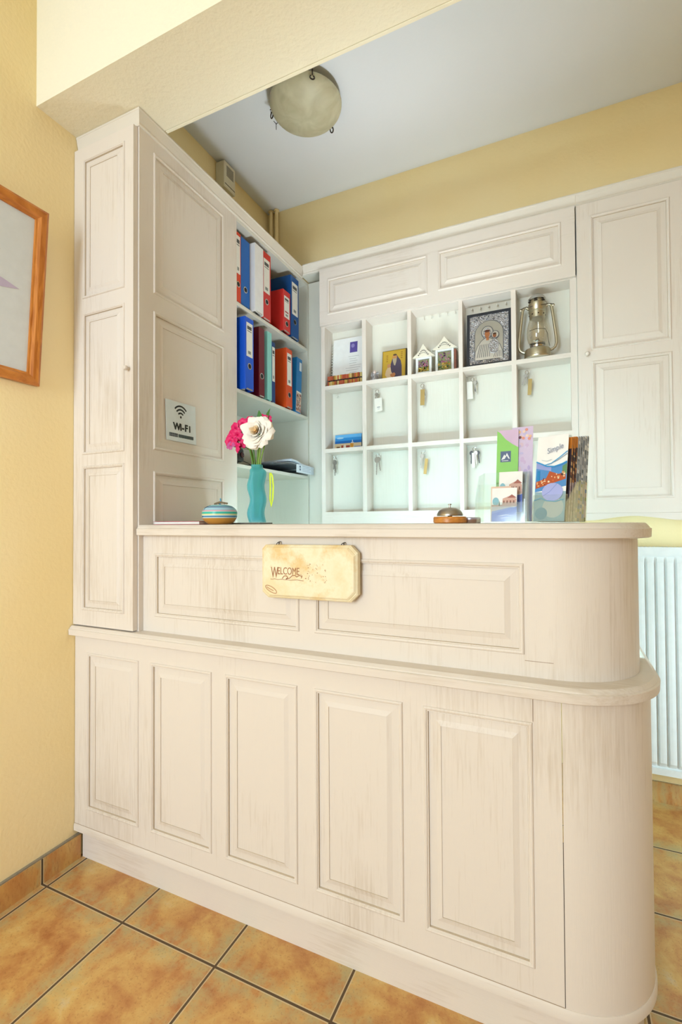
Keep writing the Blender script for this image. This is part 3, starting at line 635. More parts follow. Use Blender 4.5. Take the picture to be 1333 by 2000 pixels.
def sheet(name, label, cat, x0, x1, y0, y1, z, amp, col, seed, droop=0, group=None, t=.004, ink=False):
    rr = random.Random(seed); ph = rr.uniform(0, 6); m = MB(); nx, ny = 10, 18; g = []
    for k in (0, 1):
        for i in range(nx+1):
            for j in range(ny+1):
                u, v = i/nx, j/ny; x, y = x0+(x1-x0)*u + .008*math.sin(v*3+ph), y0+(y1-y0)*v; q_ = min(1, max(0, (y-1.80)/.49))
                zz = z+.030*math.sin(q_*PI)*(.75+.25*math.sin(x*9)) + .004*math.sin(y*31)+.004
                g.append(V(x, y, max(zz, z)+t*k))
    N_ = (nx+1)*(ny+1); fs = []
    for i in range(nx):
        for j in range(ny):
            a = i*(ny+1)+j; b = a+ny+1; fs += [(a, a+1, b+1, b), (N_+a, N_+b, N_+b+1, N_+a+1)]
    for i in range(nx): a, b = i*(ny+1), (i+1)*(ny+1); fs += [(a, b, N_+b, N_+a), (a+ny, N_+a+ny, N_+b+ny, b+ny)]
    for j in range(ny): a = j; b = nx*(ny+1)+j; fs += [(a, N_+a, N_+a+1, a+1), (b, b+1, N_+b+1, N_+b)]
    m.add(g, fs, P(col, .6)); o = m.build(name, smooth=True)
    tag(o, label, cat, group); return o
G_ = 'loose papers on the lowest shelf'
sheet('magazine', 'dark grey floppy magazine at the bottom of the shelf papers', 'magazine', -1.50, -1.222, 1.90, 2.16, z3+.0004, .030, '#575b60', 1, group=G_)
sheet('newspaper', 'pale grey newspaper sagging over the dark magazine', 'newspaper', -1.48, -1.226, 1.93, 2.22, z3+.0056, .040, '#a8abaa', 2, group=G_)
sheet('magazine', 'charcoal magazine on top of the newspaper, below the white papers', 'magazine', -1.50, -1.235, 1.99, 2.28, z3+.0108, .044, '#60656e', 3, group=G_)
sheet('paper_sheet', 'white printed paper lowest of the three at the shelf end', 'paper', -1.45, -1.212, 2.04, 2.285, z3+.016, .034, '#d8e2ec', 4, group=G_, t=.006)
sheet('paper_sheet', 'bluish white letter in the middle of the papers at the shelf end', 'paper', -1.43, -1.216, 2.06, 2.290, z3+.0235, .034, '#c9d8e6', 5, group=G_, t=.003)
sheet('paper_sheet', 'white letter topmost of the papers at the shelf end', 'paper', -1.46, -1.220, 2.08, 2.290, z3+.028, .034, '#e6ecf2', 6, group=G_, t=.003)
m = MB(); cd = Card(V(-1.2115, 2.10, z3+.0006), Y, Z, X, .185, .042, .0008, P('#dfe9f2', .6))
cd.rect(.03, .026, .045, .036, P('#6d7b8c', .7)); cd.rect(.03, .012, .045, .022, P('#6d7b8c', .7))
for i in range(4): cd.rect(.06, .010+i*.008, .15-.01*(i % 2), .0125+i*.008, P('#a9b7c6', .7))
o = cd.build('envelope'); tag(o, 'white printed envelope standing at the front edge of the lowest shelf', 'envelope', G_)
m = MB(); m.tube([(-1.246, 1.915, 1.394), (-1.243, 1.925, 1.38), (-1.242, 1.932, 1.33), (-1.243, 1.927, 1.27), (-1.246, 1.920, 1.235), (-1.250, 1.916, 1.27), (-1.25, 1.919, 1.33), (-1.249, 1.914, 1.394)], .0040, P('#e3e22e', .5), 8)
tag(m.build('strap', smooth=True), 'bright yellow strap loop hanging from the lowest shelf behind the vase', 'strap')

# ------------------------------------------------------------------ things in the pigeonholes
zr = 1.8714
t = thing('certificate', 'white certificate with a small violet square standing in the upper left cell', 'certificate', (-1.014, 2.30, zr))
cd = Card(V(-1.1035, 2.297, zr+.0005), X, (Z+Y*.09).normalized(), (-Y+Z*.09).normalized(), .183, .268, .003, P('#f4f5f3', .4))
cd.rect(.097, .185, .140, .243, P('#5d4f9e', .5)); cd.ell(.114, .222, .010, .011, P('#8f86c4', .5), 2)
for i, (a, b) in enumerate(((.09, .15), (.095, .135), (.098, .142), (.095, .137), (.098, .165), (.075, .16), (.078, .15), (.10, .14))): cd.rect(a, .163-i*.0125, b, .1645-i*.0125, P('#a9aba9', .7))
cd.build('sheet', t)
m = MB()
for i in range(16): m.tube([V(-1.103+.006*math.cos(a)-.003, 2.2975+.003*math.sin(a)+.0015*i, zr+.02+i*.015) for a in [2*PI*k/8 for k in range(8)]], .0012, 'white_plastic', 5, True)
m.build('wire_binding', t)
t = thing('wooden_card_stand', 'carved two-row stand of brown wooden beads in the upper left cell', 'ornament', (-1.01, 2.255, zr))
for row, zz in ((0, zr+.0125), (1, zr+.042)):
    m = MB(); rr = random.Random(row+2)
    for i in range(24):
        x = -1.1065+.0081*(i+.5); m.obox(V(x-.0039, 2.246, zz-.0115+rr.uniform(-.001, .001)), X, Y, Z, .0078, .020, .0225, P(rr.choice(['#b0492c', '#c08a35', '#c9a04c', '#8a5a25', '#bb5b3a', '#d8c07c']), .5))
    m.build('bead_row', t, bevel=.0025)
m = MB(); m.box(-1.1045, -.9140, 2.250, 2.262, zr+.020, zr+.034, P('#2a120a', .6)); m.build('spacer', t)
def icon_axes(lean): return (Z+Y*lean).normalized(), (-Y+Z*lean).normalized()
uz, nn = icon_axes(.12)
t = thing('painted_icon', 'gold painted icon of a bearded robed figure holding a child, second upper cell', 'icon', (-.75, 2.29, zr))
cd = Card(V(-.8185, 2.284, zr+.0006), X, uz, nn, .128, .158, .012, P('#3a2f1d', .5))
cd.rect(.002, .002, .123, .156, P('#c19a2e', .35)); cd.rect(.006, .006, .119, .152, P('#cda63a', .35), 2)
cd.poly([(.034, .006), (.036, .03), (.044, .05), (.046, .085), (.056, .118), (.064, .134), (.074, .134), (.086, .115), (.098, .098), (.104, .07), (.106, .006)], P('#51465c', .5), 3)
cd.ell(.066, .118, .0125, .0155, P('#c88f55', .5), 4); cd.poly([(.056, .112), (.077, .112), (.076, .095), (.070, .074), (.064, .076), (.057, .098)], P('#b9a88a', .6), 5); cd.ell(.067, .131, .010, .005, P('#5d4630', .6), 5)
cd.poly([(.022, .052), (.018, .03), (.030, .012), (.052, .010), (.062, .024), (.050, .044), (.046, .068), (.034, .072)], P('#dcc09a', .6), 6); cd.ell(.037, .076, .010, .0105, P('#c98f60', .5), 7)
cd.poly([(.044, .030), (.066, .038), (.074, .028), (.066, .012), (.048, .018)], P('#c07f4e', .5), 7)
for a, b in ((.022, .135), (.098, .145)): 
    for k in range(4): cd.rect(a, b-.010*k-.006, a+.009, b-.010*k-.003, P('#8a5a22', .6), 3)
cd.build('panel', t)
t = thing('angel_figurine', 'tiny silver and white praying figurine left of the gold icon', 'figurine', (-.848, 2.262, zr))
m = MB(); m.lathe([(.019, .0004), (.021, .006), (.016, .015), (.011, .028), (.009, .036)], (-.848, 2.262, zr), 'embossed_silver', 18); m.sphere((-.847, 2.258, zr+.044), .008, .008, .010, P('#d9c4bb', .5)); m.build('body', t, smooth=True)
m = MB()
for s in (-1, 1): m.sphere((-.848+s*.014, 2.268, zr+.030), .009, .004, .019, 'embossed_silver')
m.build('wings', t, smooth=True)
def house(x0, w_, h, roof, yb, label, seed, back=False):
    t = thing('house_frame', label, 'photo frame', (x0+w_/2, yb, zr), 'little house frames in the third upper cell')
    b = .0115; m = MB(); y0, y1 = yb-.012, yb; z0 = zr+.0006
    m.box(x0, x0+b, y0, y1, z0, z0+h, 'white_enamel'); m.box(x0+w_-b, x0+w_, y0, y1, z0, z0+h, 'white_enamel'); m.box(x0+b, x0+w_-b, y0, y1, z0, z0+b*1.1, 'white_enamel'); m.box(x0+b, x0+w_-b, y0, y1, z0+h-b*.7, z0+h, 'white_enamel'); m.build('frame', t, bevel=.0015)
    cx, zt = x0+w_/2, z0+h; e = .016; m = MB(); pts = [(-w_/2-e, 0), (w_/2+e, 0)]
    for i in range(11):
        a = i/10; xx = w_/2+e*.6-(w_+e*1.2)*a; k = 1-abs(xx)/(w_/2+e*.6)
        pts.append((xx, .006+roof*.72*k + roof*.28*math.exp(-(xx/(w_*.16))**2)))
    m.prism([V(cx+a, y0-.004, zt+c) for a, c in pts], V(0, .018, 0), P('#ebe3cf', .6)); m.build('roof', t, bevel=.001)
    cd = Card(V(cx-w_*.42, y0-.0045, zt+.003), X, Z, -Y, w_*.84, roof*.6, .0004, P('#ebe3cf', .6)); cd.mb = MB(); rr = random.Random(seed)
    for k in range(9):
        a = k/8; uu = w_*(.12+.6*a); vv_ = roof*(.12+.38*math.sin(PI*a)); cd.ell(uu, vv_, .0035, .003, P('#8d8a80', .6), 1, 8); cd.ell(uu, vv_*.5+.003, .003, .0022, P('#a8a496', .6), 1, 8)
    cd.build('roof_carving', t)
    cd = Card(V(x0+b, yb-.003, z0+b), X, Z, -Y, w_-2*b, h-2*b, .004, P('#87875c', .5))
    for k in range(120):
        a, b2 = rr.uniform(.002, w_-2*b-.006), rr.uniform(.002, h-2*b-.006); c_ = rr.choice(['#7b8f3c', '#4e6b2e', '#c99a2e', '#a07a2a', '#d8b84a']) if b2 < (h-2*b)*.45 else rr.choice(['#8f6b86', '#b3798a', '#a85a74', '#7c8a58', '#6a4456'])
        cd.ell(a, b2, rr.uniform(.002, .006), rr.uniform(.002, .005), P(c_, .6), 1+rr.randint(0, 3), 8)
    cd.build('picture', t)
    if back: m = MB(); m.box(x0+w_, x0+w_+.010, yb-.006, yb+.025, z0, z0+h*.95, P('#8d4f38', .5)); m.build('side_board', t)
house(-.6335, .078, .083, .058, 2.272, 'smaller white house-shaped frame with a flower picture', 4)
house(-.5400, .088, .112, .055, 2.286, 'larger white house-shaped frame with a flower picture, right of the smaller one', 11, True)

uz, nn = icon_axes(.09)
t = thing('silver_icon', 'large embossed silver icon in a dark frame showing a haloed mother and child', 'icon', (-.29, 2.28, zr))
O = V(-.3895, 2.262, zr+.0008); W, H, B = .197, .256, .012
cd = Card(O, X, uz, nn, W, H, .014, P('#23252b', .4)); cd.mb = MB()
for a in ((0, 0, W, B), (0, H-B, W, H), (0, B, B, H-B), (W-B, B, W, H-B)): cd.mb.obox(O+X*a[0]+uz*a[1]-nn*.014, X, uz, nn, a[2]-a[0], a[3]-a[1], .018, P('#2b2d34', .4))
cd.build('frame', t)
m = MB(); S_ = 'embossed_silver'; SM = P('#d9d8d6', .28, .8); SD = P('#74777f', .35, .8)
def rel(pts, d0, d1, mat): m.prism([O+X*a+uz*b+nn*d0 for a, b in pts], nn*(d1-d0), mat)
def ell(u, v, a, b, n=20, a0=0, a1=2*PI): return [(u+a*math.cos(a0+(a1-a0)*i/n), v+b*math.sin(a0+(a1-a0)*i/n)) for i in range(n)]
rel([(B, B), (W-B, B), (W-B, H-B), (B, H-B)], -.010, 0, S_)
rel([(.034, .030)]+[(.034, .145)]+[(.099-.065*math.cos(a), .150+.066*math.sin(a)) for a in [PI*i/16 for i in range(17)]]+[(.164, .145), (.164, .030)], 0, .0012, SD)
rel([(.037, .030)]+[(.037, .145)]+[(.099-.062*math.cos(a), .150+.063*math.sin(a)) for a in [PI*i/16 for i in range(17)]]+[(.161, .145), (.161, .030)], .0012, .0020, P('#bfbcb4', .32, .75))
bodyp = [(.038, .028), (.040, .068), (.050, .094), (.066, .116), (.080, .128), (.104, .126), (.128, .112), (.146, .092), (.158, .060), (.160, .028)]
rel([(.099+(a-.099)*1.045, .028+(b-.028)*1.035) for a, b in bodyp], .002, .0046, SD)
rel(ell(.092, .158, .0275, .030), .002, .0040, SD); rel(ell(.092, .158, .0235, .026), .004, .0052, SM)
rel([(.038, .028), (.040, .068), (.050, .094), (.066, .116), (.080, .128), (.104, .126), (.128, .112), (.146, .092), (.158, .060), (.160, .028)], .002, .0055, SM)
rel(ell(.092, .150, .0175, .026), .0052, .0085, S_); rel(ell(.093, .146, .0110, .0175), .0085, .0105, P('#a9683c', .45)); rel(ell(.093, .160, .0115, .006), .0105, .0112, P('#5a3524', .5))
rel([(.088, .118), (.100, .118), (.100, .135), (.088, .135)], .0060, .0088, P('#a9683c', .5))
rel(ell(.127, .140, .0180, .0190), .004, .0062, SD); rel(ell(.127, .140, .0145, .0155), .0062, .0076, SM); rel(ell(.125, .136, .0080, .0105), .0076, .0095, P('#8f5532', .5)); rel(ell(.125, .143, .008, .0045), .0095, .0102, P('#4a2d20', .5))
rel([(.104, .060), (.100, .090), (.106, .112), (.120, .122), (.136, .116), (.144, .094), (.140, .062), (.122, .052)], .0055, .0082, S_)
for k in range(7): rel([(.046+.009*k, .040), (.0485+.009*k, .040), (.062+.0075*k, .100), (.060+.0075*k, .100)], .0055, .0066, SD)
for k in range(5): rel([(.120+.008*k, .034), (.122+.008*k, .034), (.130+.006*k, .062), (.1285+.006*k, .062)], .0055, .0066, SD)
rr = random.Random(8)
for k in range(110):
    side = k % 4; q_ = rr.uniform(0, 1)
    u_, v_ = ((.016+.165*q_, rr.uniform(.015, .026)), (.016+.165*q_, rr.uniform(.216, .240)), (rr.uniform(.015, .029), .02+.21*q_), (rr.uniform(.168, .182), .02+.21*q_))[side]
    rel(ell(u_, v_, rr.uniform(.002, .0045), rr.uniform(.002, .004), 8), 0, rr.uniform(.0012, .003), rr.choice([SM, SD, S_]))
m.build('embossed_plate', t)

# storm lantern
t = thing('storm_lantern', 'old silver-bronze hurricane lantern with glass globe in the top right cell', 'lantern', (-.084, 2.272, zr))
c0 = V(-.084, 2.268, zr)
def lat(name, prof, mat='lantern_metal', seg=36, dx=0, **k): m = MB(); m.lathe(prof, c0, mat, seg); return m.build(name, t, smooth=True, **k)
lat('fuel_tank', [(.055, .0005), (.0565, .004), (.0565, .008), (.0545, .010), (.0545, .034), (.052, .040), (.040, .045), (.026, .047), (.001, .048)])
lat('burner', [(.020, .046), (.030, .050), (.031, .057), (.024, .060), (.033, .064), (.033, .068), (.020, .072), (.013, .078), (.0055, .092), (.001, .093)], 'steel')
m = MB(); m.loft([[c0+V(r*math.cos(2*PI*j/36), r*math.sin(2*PI*j/36), z) for j in range(36)] for r, z in [(.030, .066), (.038, .076), (.0435, .098), (.0445, .118), (.042, .140), (.037, .162), (.031, .182), (.0295, .186)]], 'lantern_glass', caps=False); m.build('glass_globe', t, smooth=True)
lat('globe_collar', [(.024, .176), (.032, .180), (.033, .206), (.036, .208), (.036, .212), (.030, .214), (.001, .2145)])
lat('chimney', [(.032, .212), (.036, .222), (.036, .244), (.031, .248), (.031, .256), (.001, .2565)])
lat('cap', [(.030, .256), (.037, .259), (.036, .266), (.028, .277), (.014, .286), (.006, .289), (.001, .2895)], 'steel')
m = MB()
for k in range(8): a = k*PI/4+.2; m.sphere(c0+V(.0325*math.cos(a), .0325*math.sin(a), .193), .003, .003, .003, 'dark_metal', 8, 6)
m.build('vent_holes', t)
m = MB(); 
for k in range(6):
    a = k*PI/3+.4; m.box(0, 0.001, 0, .001, 0, .001, 'dark_metal') if False else m.sphere(c0+V(.030*math.cos(a), .030*math.sin(a), .252), .009, .009, .003, 'dark_metal', 8, 6)
m.build('cap_slots', t)
ca, sa = math.cos(.10), math.sin(.10)
for s in (-1, 1):
    pts = [(s*.034, .226), (s*.044, .236), (s*.054, .234), (s*.060, .222), (s*.064, .190), (s*.070, .140), (s*.076, .090), (s*.077, .062), (s*.072, .046), (s*.062, .038), (s*.050, .034)]
    m = MB(); m.tube([c0+V(a*ca, a*sa*.3, b) for a, b in pts], .0062, 'lantern_metal', 12); m.build('side_tube', t, smooth=True)
    m = MB(); m.lathe([(.006, 0), (.006, .004), (.002, .006)], c0+V(s*.066, -.006, .226), 'lantern_metal', 12, -Y); m.build('handle_rivet', t, smooth=True)
m = MB(); m.tube([c0+V(.067*math.cos(a)*1.0, -.012-.020*abs(math.sin(a)), .226-.115*math.sin(a)**1 * .0 + .0) for a in [PI*i/20 for i in range(21)]], .0014, 'dark_metal', 6); 
m.build('bail_handle', t, smooth=True)
m = MB(); m.tube([c0+V(-.030, -.034, .118), c0+V(0, -.0475, .119), c0+V(.034, -.032, .118), c0+V(.042, -.02, .100), c0+V(.044, -.012, .075), c0+V(.050, -.005, .05)], .0010, 'dark_metal', 6); m.build('globe_wire', t, smooth=True)

t = thing('beach_postcard', 'small postcard of blue sky, sea and beach in the second row left cell', 'postcard', (-1.02, 2.31, 1.5414))
uz, nn = icon_axes(.10)
cd = Card(V(-1.0975, 2.312, 1.5416), X, uz, nn, .153, .084, .0015, P('#2d8fd6', .4))
cd.rect(0, .066, .153, .084, P('#63b0e6', .4)); cd.ell(.03, .066, .02, .005, P('#a5d2ee', .4), 2); cd.rect(0, .036, .153, .050, P('#0f6fc4', .4), 2); cd.rect(0, 0, .153, .036, P('#dcc79c', .5), 2)
for a, b, c_, d, col in ((.01, .004, .03, .020, '#7d5b3a'), (.038, .002, .05, .026, '#a34a38'), (.054, .006, .064, .030, '#e7dbd0'), (.066, .003, .088, .024, '#9b3a2a'), (.09, .008, .108, .034, '#d9962c'), (.112, .004, .15, .018, '#8b93b8'), (.100, .034, .104, .052, '#dfe8ee'), (.094, .036, .110, .040, '#dfe8ee')): cd.rect(a, b, c_, d, P(col, .6), 3)
cd.build('card', t)

# keys
KM = P('#96938b', .35, .8)
def keyset(x, zt, label, keys, tags=(), ringr=.009):
    y = 2.3015; t = thing('key_set', label, 'keys', (x, y, zt), 'key sets hanging in the cells')
    m = MB(); rc = V(x, y-.0008, zt-.0095-ringr+.004); m.tube([rc+V(ringr*math.cos(a), .002*math.cos(a), ringr*math.sin(a)) for a in [2*PI*i/18 for i in range(18)]], .0011, 'steel', 6, True); m.build('ring', t, smooth=True)
    zb = rc.z-ringr
    for dx, ang, L, mat, dy in keys:
        d = V(math.sin(ang), 0, -math.cos(ang)); n_ = V(d.z, 0, -d.x); m = MB(); b = V(x+dx, y-.003+dy, zb+.002); h = L*.17
        m.prism([b+d*(h*.95-h*math.cos(a))+n_*(h*.85*math.sin(a)) for a in [2*PI*i/14 for i in range(14)]], V(0, -.0022, 0), mat)
        pts = [(1.6*h, .0028), (L*.55, .0028), (L*.60, .0015), (L*.66, .003), (L*.72, .0012), (L*.80, .003), (L*.88, .0014), (L*.95, .0024), (L, 0)]
        m.prism([b+d*a+n_*c for a, c in pts]+[b+d*L*.97-n_*.0030, b+d*(1.6*h)-n_*.0030], V(0, -.0020, 0), mat); m.build('key', t, bevel=.0003)
    for dx, dz, w_, h_, ang, mat, ink in tags:
        cdd = Card(V(x+dx, y-.0085, zb-dz-h_), (X*math.cos(ang)+Z*math.sin(ang)), (Z*math.cos(ang)-X*math.sin(ang)), -Y, w_, h_, .0022, mat)
        if ink: cdd.rect(w_*.3, h_*.28, w_*.7, h_*.34, P('#8f9698', .7)); cdd.rect(w_*.35, h_*.16, w_*.65, h_*.20, P('#b3b9ba', .7))
        cdd.build('key_tag', t)
WP = 'white_plastic'; BT = P('#a08a55', .35, .6)
keyset(-.848, 1.842, 'keys with a large white plastic tag, second row second cell', [(-.004, -.15, .050, KM, 0), (-.002, .12, .046, KM, .0025)], [(-.010, .028, .040, .068, .06, WP, True)])
keyset(-.611, 1.842, 'keys with a long brass fob, second row third cell', [(.003, .25, .046, KM, 0)], [(-.011, .010, .021, .078, -.03, BT, False)])
keyset(-.370, 1.842, 'keys with a narrow white tag, second row fourth cell', [(.010, .12, .058, KM, 0), (.014, -.05, .052, 'black_plastic', .0025)], [(-.024, .002, .026, .082, .03, WP, False)])
keyset(-.1292, 1.842, 'keys with a brass fob below the lantern', [(-.006, -.32, .050, KM, 0), (-.003, -.1, .045, KM, .0025)], [(.000, .022, .016, .072, -.06, BT, False)])
keyset(-1.0932, 1.512, 'thin chain of small keys in the bottom left cell', [(-.001, -.08, .052, KM, 0), (.001, .1, .070, KM, .0025), (0, .0, .085, KM, .005)])
keyset(-.848, 1.512, 'two plain steel keys, bottom row second cell', [(-.003, -.05, .092, KM, 0), (.003, .14, .072, KM, .0025)])
keyset(-.611, 1.512, 'steel keys with a slim brass fob, bottom row third cell', [(-.004, -.1, .068, KM, 0), (-.002, -.22, .056, KM, .0025)], [(.002, .020, .015, .076, -.12, BT, False)])
keyset(-.364, 1.512, 'keys with black heads and a white tag, bottom row fourth cell', [(-.014, -.04, .062, 'black_plastic', 0), (.004, .05, .066, KM, .0025), (.014, .1, .060, 'black_plastic', .005)], [(-.012, .008, .014, .070, 0, WP, False)])
keyset(-.125, 1.512, 'keys behind the brochure holders in the bottom right cell', [(-.003, -.06, .066, KM, 0), (.003, .1, .060, KM, .0025)])

# ------------------------------------------------------------------ things on the counter
ZT = 1.1545
t = thing('guest_book', 'thin closed book with a red patterned cover lying at the left end of the counter', 'book', (-1.10, 1.25, ZT))
m = MB(); A = V(-1.2325, 1.185, ZT); du = (X+Y*.02).normalized(); dv = V(-du.y, du.x, 0)
m.obox(A+V(0, 0, .0002), du, dv, Z, .193, .19, .0012, P('#b9304a', .5)); m.obox(A+V(0, 0, .0094), du, dv, Z, .193, .19, .0012, P('#b9304a', .5)); m.build('cover', t)
m = MB(); m.obox(A+du*.004+dv*.002+Z*.0014, du, dv, Z, .186, .184, .008, 'paper'); m.build('pages', t)
m = MB(); rr = random.Random(2)
for i in range(15): a = A+du*(.005+.012*i)+Z*.0107; m.obox(a, du, dv, Z, rr.uniform(.004, .009), .19, .0003, P(rr.choice(['#f0e6e2', '#3f6b4d', '#2b2b30', '#d9607a', '#cf3f4f']), .6))
m.build('cover_pattern', t)
t = thing('slate_coaster', 'thin dark slate strip lying under the vase, behind the striped pot', 'slate', (-.93, 1.30, ZT))
m = MB(); m.obox(V(-1.034, 1.270, ZT+.0003), X, Y, Z, .166, .075, .0045, 'slate'); m.build('slab', t, bevel=.001)
# striped pot
t = thing('striped_pot', 'round ceramic pot with turquoise, blue and pink stripes and an ochre base', 'pot', (-1.035, 1.215, ZT))
c0 = V(-.9905+.004, 1.222, ZT+.0004); R = .0555
m = MB(); prof = [(.026, 0), (.036, .0015), (.047, .010), (.0535, .020), (.0555, .030), (.054, .041), (.048, .051), (.036, .0585), (.022, .0615), (.010, .062), (.001, .0625)]
def pr(z): 
    for (r0, za), (r1, zb_) in zip(prof[:-1], prof[1:]):
        if za <= z <= zb_: return r0+(r1-r0)*(z-za)/(zb_-za+1e-9)
    return prof[-1][0]
bands = [(0, '#cf9440'), (.0195, '#cfe6ea'), (.0225, '#2b7fb8'), (.0262, '#bfe3e6'), (.029, '#efe7a8'), (.0325, '#3fc0b0'), (.0395, '#e9cfd6'), (.0425, '#c98fa6'), (.0445, '#a9d4e6'), (.051, '#8fb7d9'), (.0535, '#4a6f9c'), (.0555, '#8ed0dc'), (.0625, None)]
for (za, col), (zb_, _) in zip(bands[:-1], bands[1:]):
    zs = sorted({za, zb_, *[z for _, z in prof if za < z < zb_]}); m.loft([[c0+V(pr(z)*math.cos(2*PI*j/40), pr(z)*math.sin(2*PI*j/40), z) for j in range(40)] for z in zs], P(col, .3), caps=False)
m.loft([[c0+V(.026*math.cos(2*PI*j/40), .026*math.sin(2*PI*j/40), 0) for j in range(40)], [c0+V(.002*math.cos(2*PI*j/40), .002*math.sin(2*PI*j/40), 0) for j in range(40)]], P('#cf9440', .3), caps=False)
m.build('body', t, smooth=True, angle=60)
m = MB(); rr = random.Random(1)
for i in range(5): m.tube([c0+V(-.016+.004*i, rr.uniform(-.01, .01), .0645+.001*i), c0+V(0+.003*i, rr.uniform(-.004, .004), .072-.001*i), c0+V(.016+.004*i, rr.uniform(-.01, .01), .0655)], .0026, P('#8a7558', .6), 7)
m.build('twine_knot', t, smooth=True)
m = MB(); m.tube([c0+V(0, 0, .062), c0+V(.004, 0, .074), c0+V(.003, 0, .082)], .0022, P('#3f9ac0', .4), 8); m.tube([c0+V(-.012, -.030, .060), c0+V(-.022, -.043, .052), c0+V(-.026, -.0465, .040), c0+V(-.027, -.0475, .022)], .0009, P('#3d5568', .5), 6); m.build('cord', t, smooth=True)

# vase
t = thing('glass_vase', 'tall wavy turquoise frosted glass vase holding the flowers', 'vase', (-.898, 1.30, ZT))
vc = V(-.898, 1.300, ZT+.0055)
def sq(cx, cy, r, z, n=40, k=.23, rot=.42):
    out = []
    for j in range(n):
        a = 2*PI*j/n; c_, s_ = math.cos(a), math.sin(a); rr_ = r/((abs(c_)**5+abs(s_)**5)**(1/5)); x_, y_ = rr_*c_, rr_*s_
        out.append(V(cx+x_*math.cos(rot)-y_*math.sin(rot), cy+x_*math.sin(rot)+y_*math.cos(rot), z))
    return out
rings = []; inn = []
H_ = .187
for i in range(37):
    z = H_*i/36; off = .0048*math.sin(2*PI*z/.088+2.6); r = .0255+.0006*math.sin(2*PI*z/.088)
    if z > .168: k = (z-.168)/(H_-.168); r = .0255-.008*min(1, k*2.2); off *= (1-k)
    rings.append(sq(vc.x+off, vc.y, r, vc.z+z)); inn.append(sq(vc.x+off, vc.y, r-.003, vc.z+max(z, .006)))
m = MB(); m.loft(rings+inn[::-1], 'frosted_turquoise_glass'); m.build('glass_body', t, smooth=True, angle=50)

# flowers
def petal(m, base, ax, out, L, W_, curl, cup, mat, nu=6, nv=7, tip=0.0, thick=0):
    side = ax.cross(out).normalized(); g = []
    for i in range(nv+1):
        v = i/nv; ang = curl*v*v
        ctr = base+ax*(L*v*math.cos(ang*.6))+out*(L*v*math.sin(ang*.9)*.9+cup*math.sin(v*PI*.5)*L*.5)
        w_ = W_*(math.sin(PI*min(1, (.12+v*.80)))**.6)
        for j in range(nu+1):
            u = -1+2*j/nu; g.append(ctr+side*(w_*u)-out*(cup*.9*w_*(u*u))+ax*(tip*(1-abs(u))*L*(v**3)-.10*L*u*u*v))
    fs = [(i*(nu+1)+j, i*(nu+1)+j+1, (i+1)*(nu+1)+j+1, (i+1)*(nu+1)+j) for i in range(nv) for j in range(nu)]
    m.add(g, fs, mat)
fc = V(-.892, 1.285, 1.4555)     # heart of the rose
t = thing('cream_rose', 'large open cream rose with an apricot heart in the turquoise vase', 'rose', (-.895, 1.30, ZT+.02))
ax = V(.10, -.97, .20).normalized(); a0 = ax.orthogonal().normalized(); b0 = ax.cross(a0)
rr = random.Random(12); m = MB()
for L, W_, curl, cup, n_, ro, back, mt in ((.016, .010, .3, .7, 3, .001, .001, 'petal_apricot'), (.021, .013, .5, .6, 4, .004, .006, 'petal_apricot'), (.026, .017, .6, .6, 5, .007, .012, 'petal_cream'), (.031, .020, .6, .6, 6, .012, .020, 'petal_cream'), (.035, .024, 1.0, .5, 6, .014, .023, 'petal_cream'), (.038, .027, 1.3, .4, 7, .016, .025, 'petal_cream'), (.041, .030, 1.7, .3, 8, .017, .027, 'petal_cream'), (.043, .031, 2.1, .22, 8, .018, .029, 'petal_cream')):
    for k in range(n_):
        a = 2*PI*k/n_+rr.uniform(-.3, .3)+L*90; o_ = a0*math.cos(a)+b0*math.sin(a)
        petal(m, fc-ax*back+o_*ro, (ax-o_*(.12 if L < .03 else .05)).normalized(), o_, L*rr.uniform(.9, 1.1), W_*rr.uniform(.9, 1.1), curl*rr.uniform(.85, 1.15), cup, mt, tip=rr.uniform(0, .12))
m.lathe([(.004, -.016), (.007, -.006), (.006, .002), (.003, .006), (.0005, .008)], fc, 'petal_heart', 14, ax)
m.build('bloom', t, smooth=True, angle=80)
m = MB(); m.tube([fc-ax*.026, fc-ax*.03-Z*.02, V(-.900, 1.302, 1.345), V(-.899, 1.300, 1.24), V(-.901, 1.299, 1.185)], .0028, 'stem', 9); m.build('flower_stem', t, smooth=True)
def leaf(p, d, L, w_, nrm):
    m = MB(); d = d.normalized(); s_ = d.cross(nrm).normalized(); g = []; n = 8
    for i in range(n+1):
        v = i/n; ww = w_*math.sin(PI*v**.85)**.9+1e-4; c_ = p+d*(L*v)+nrm*(.08*L*math.sin(v*PI))
        g += [c_-s_*ww+nrm*ww*.3, c_, c_+s_*ww+nrm*ww*.3]
    m.add(g, [(3*i+j, 3*i+j+1, 3*i+4+j, 3*i+3+j) for i in range(n) for j in (0, 1)], 'leaf'); return m
leaf(V(-.885, 1.315, 1.470), V(-.25, .0, 1), .062, .010, V(.2, -1, 0)).build('leaf', t, smooth=True)
leaf(V(-.872, 1.318, 1.466), V(.22, .0, 1), .068, .010, V(-.3, -1, 0)).build('leaf', t, smooth=True)
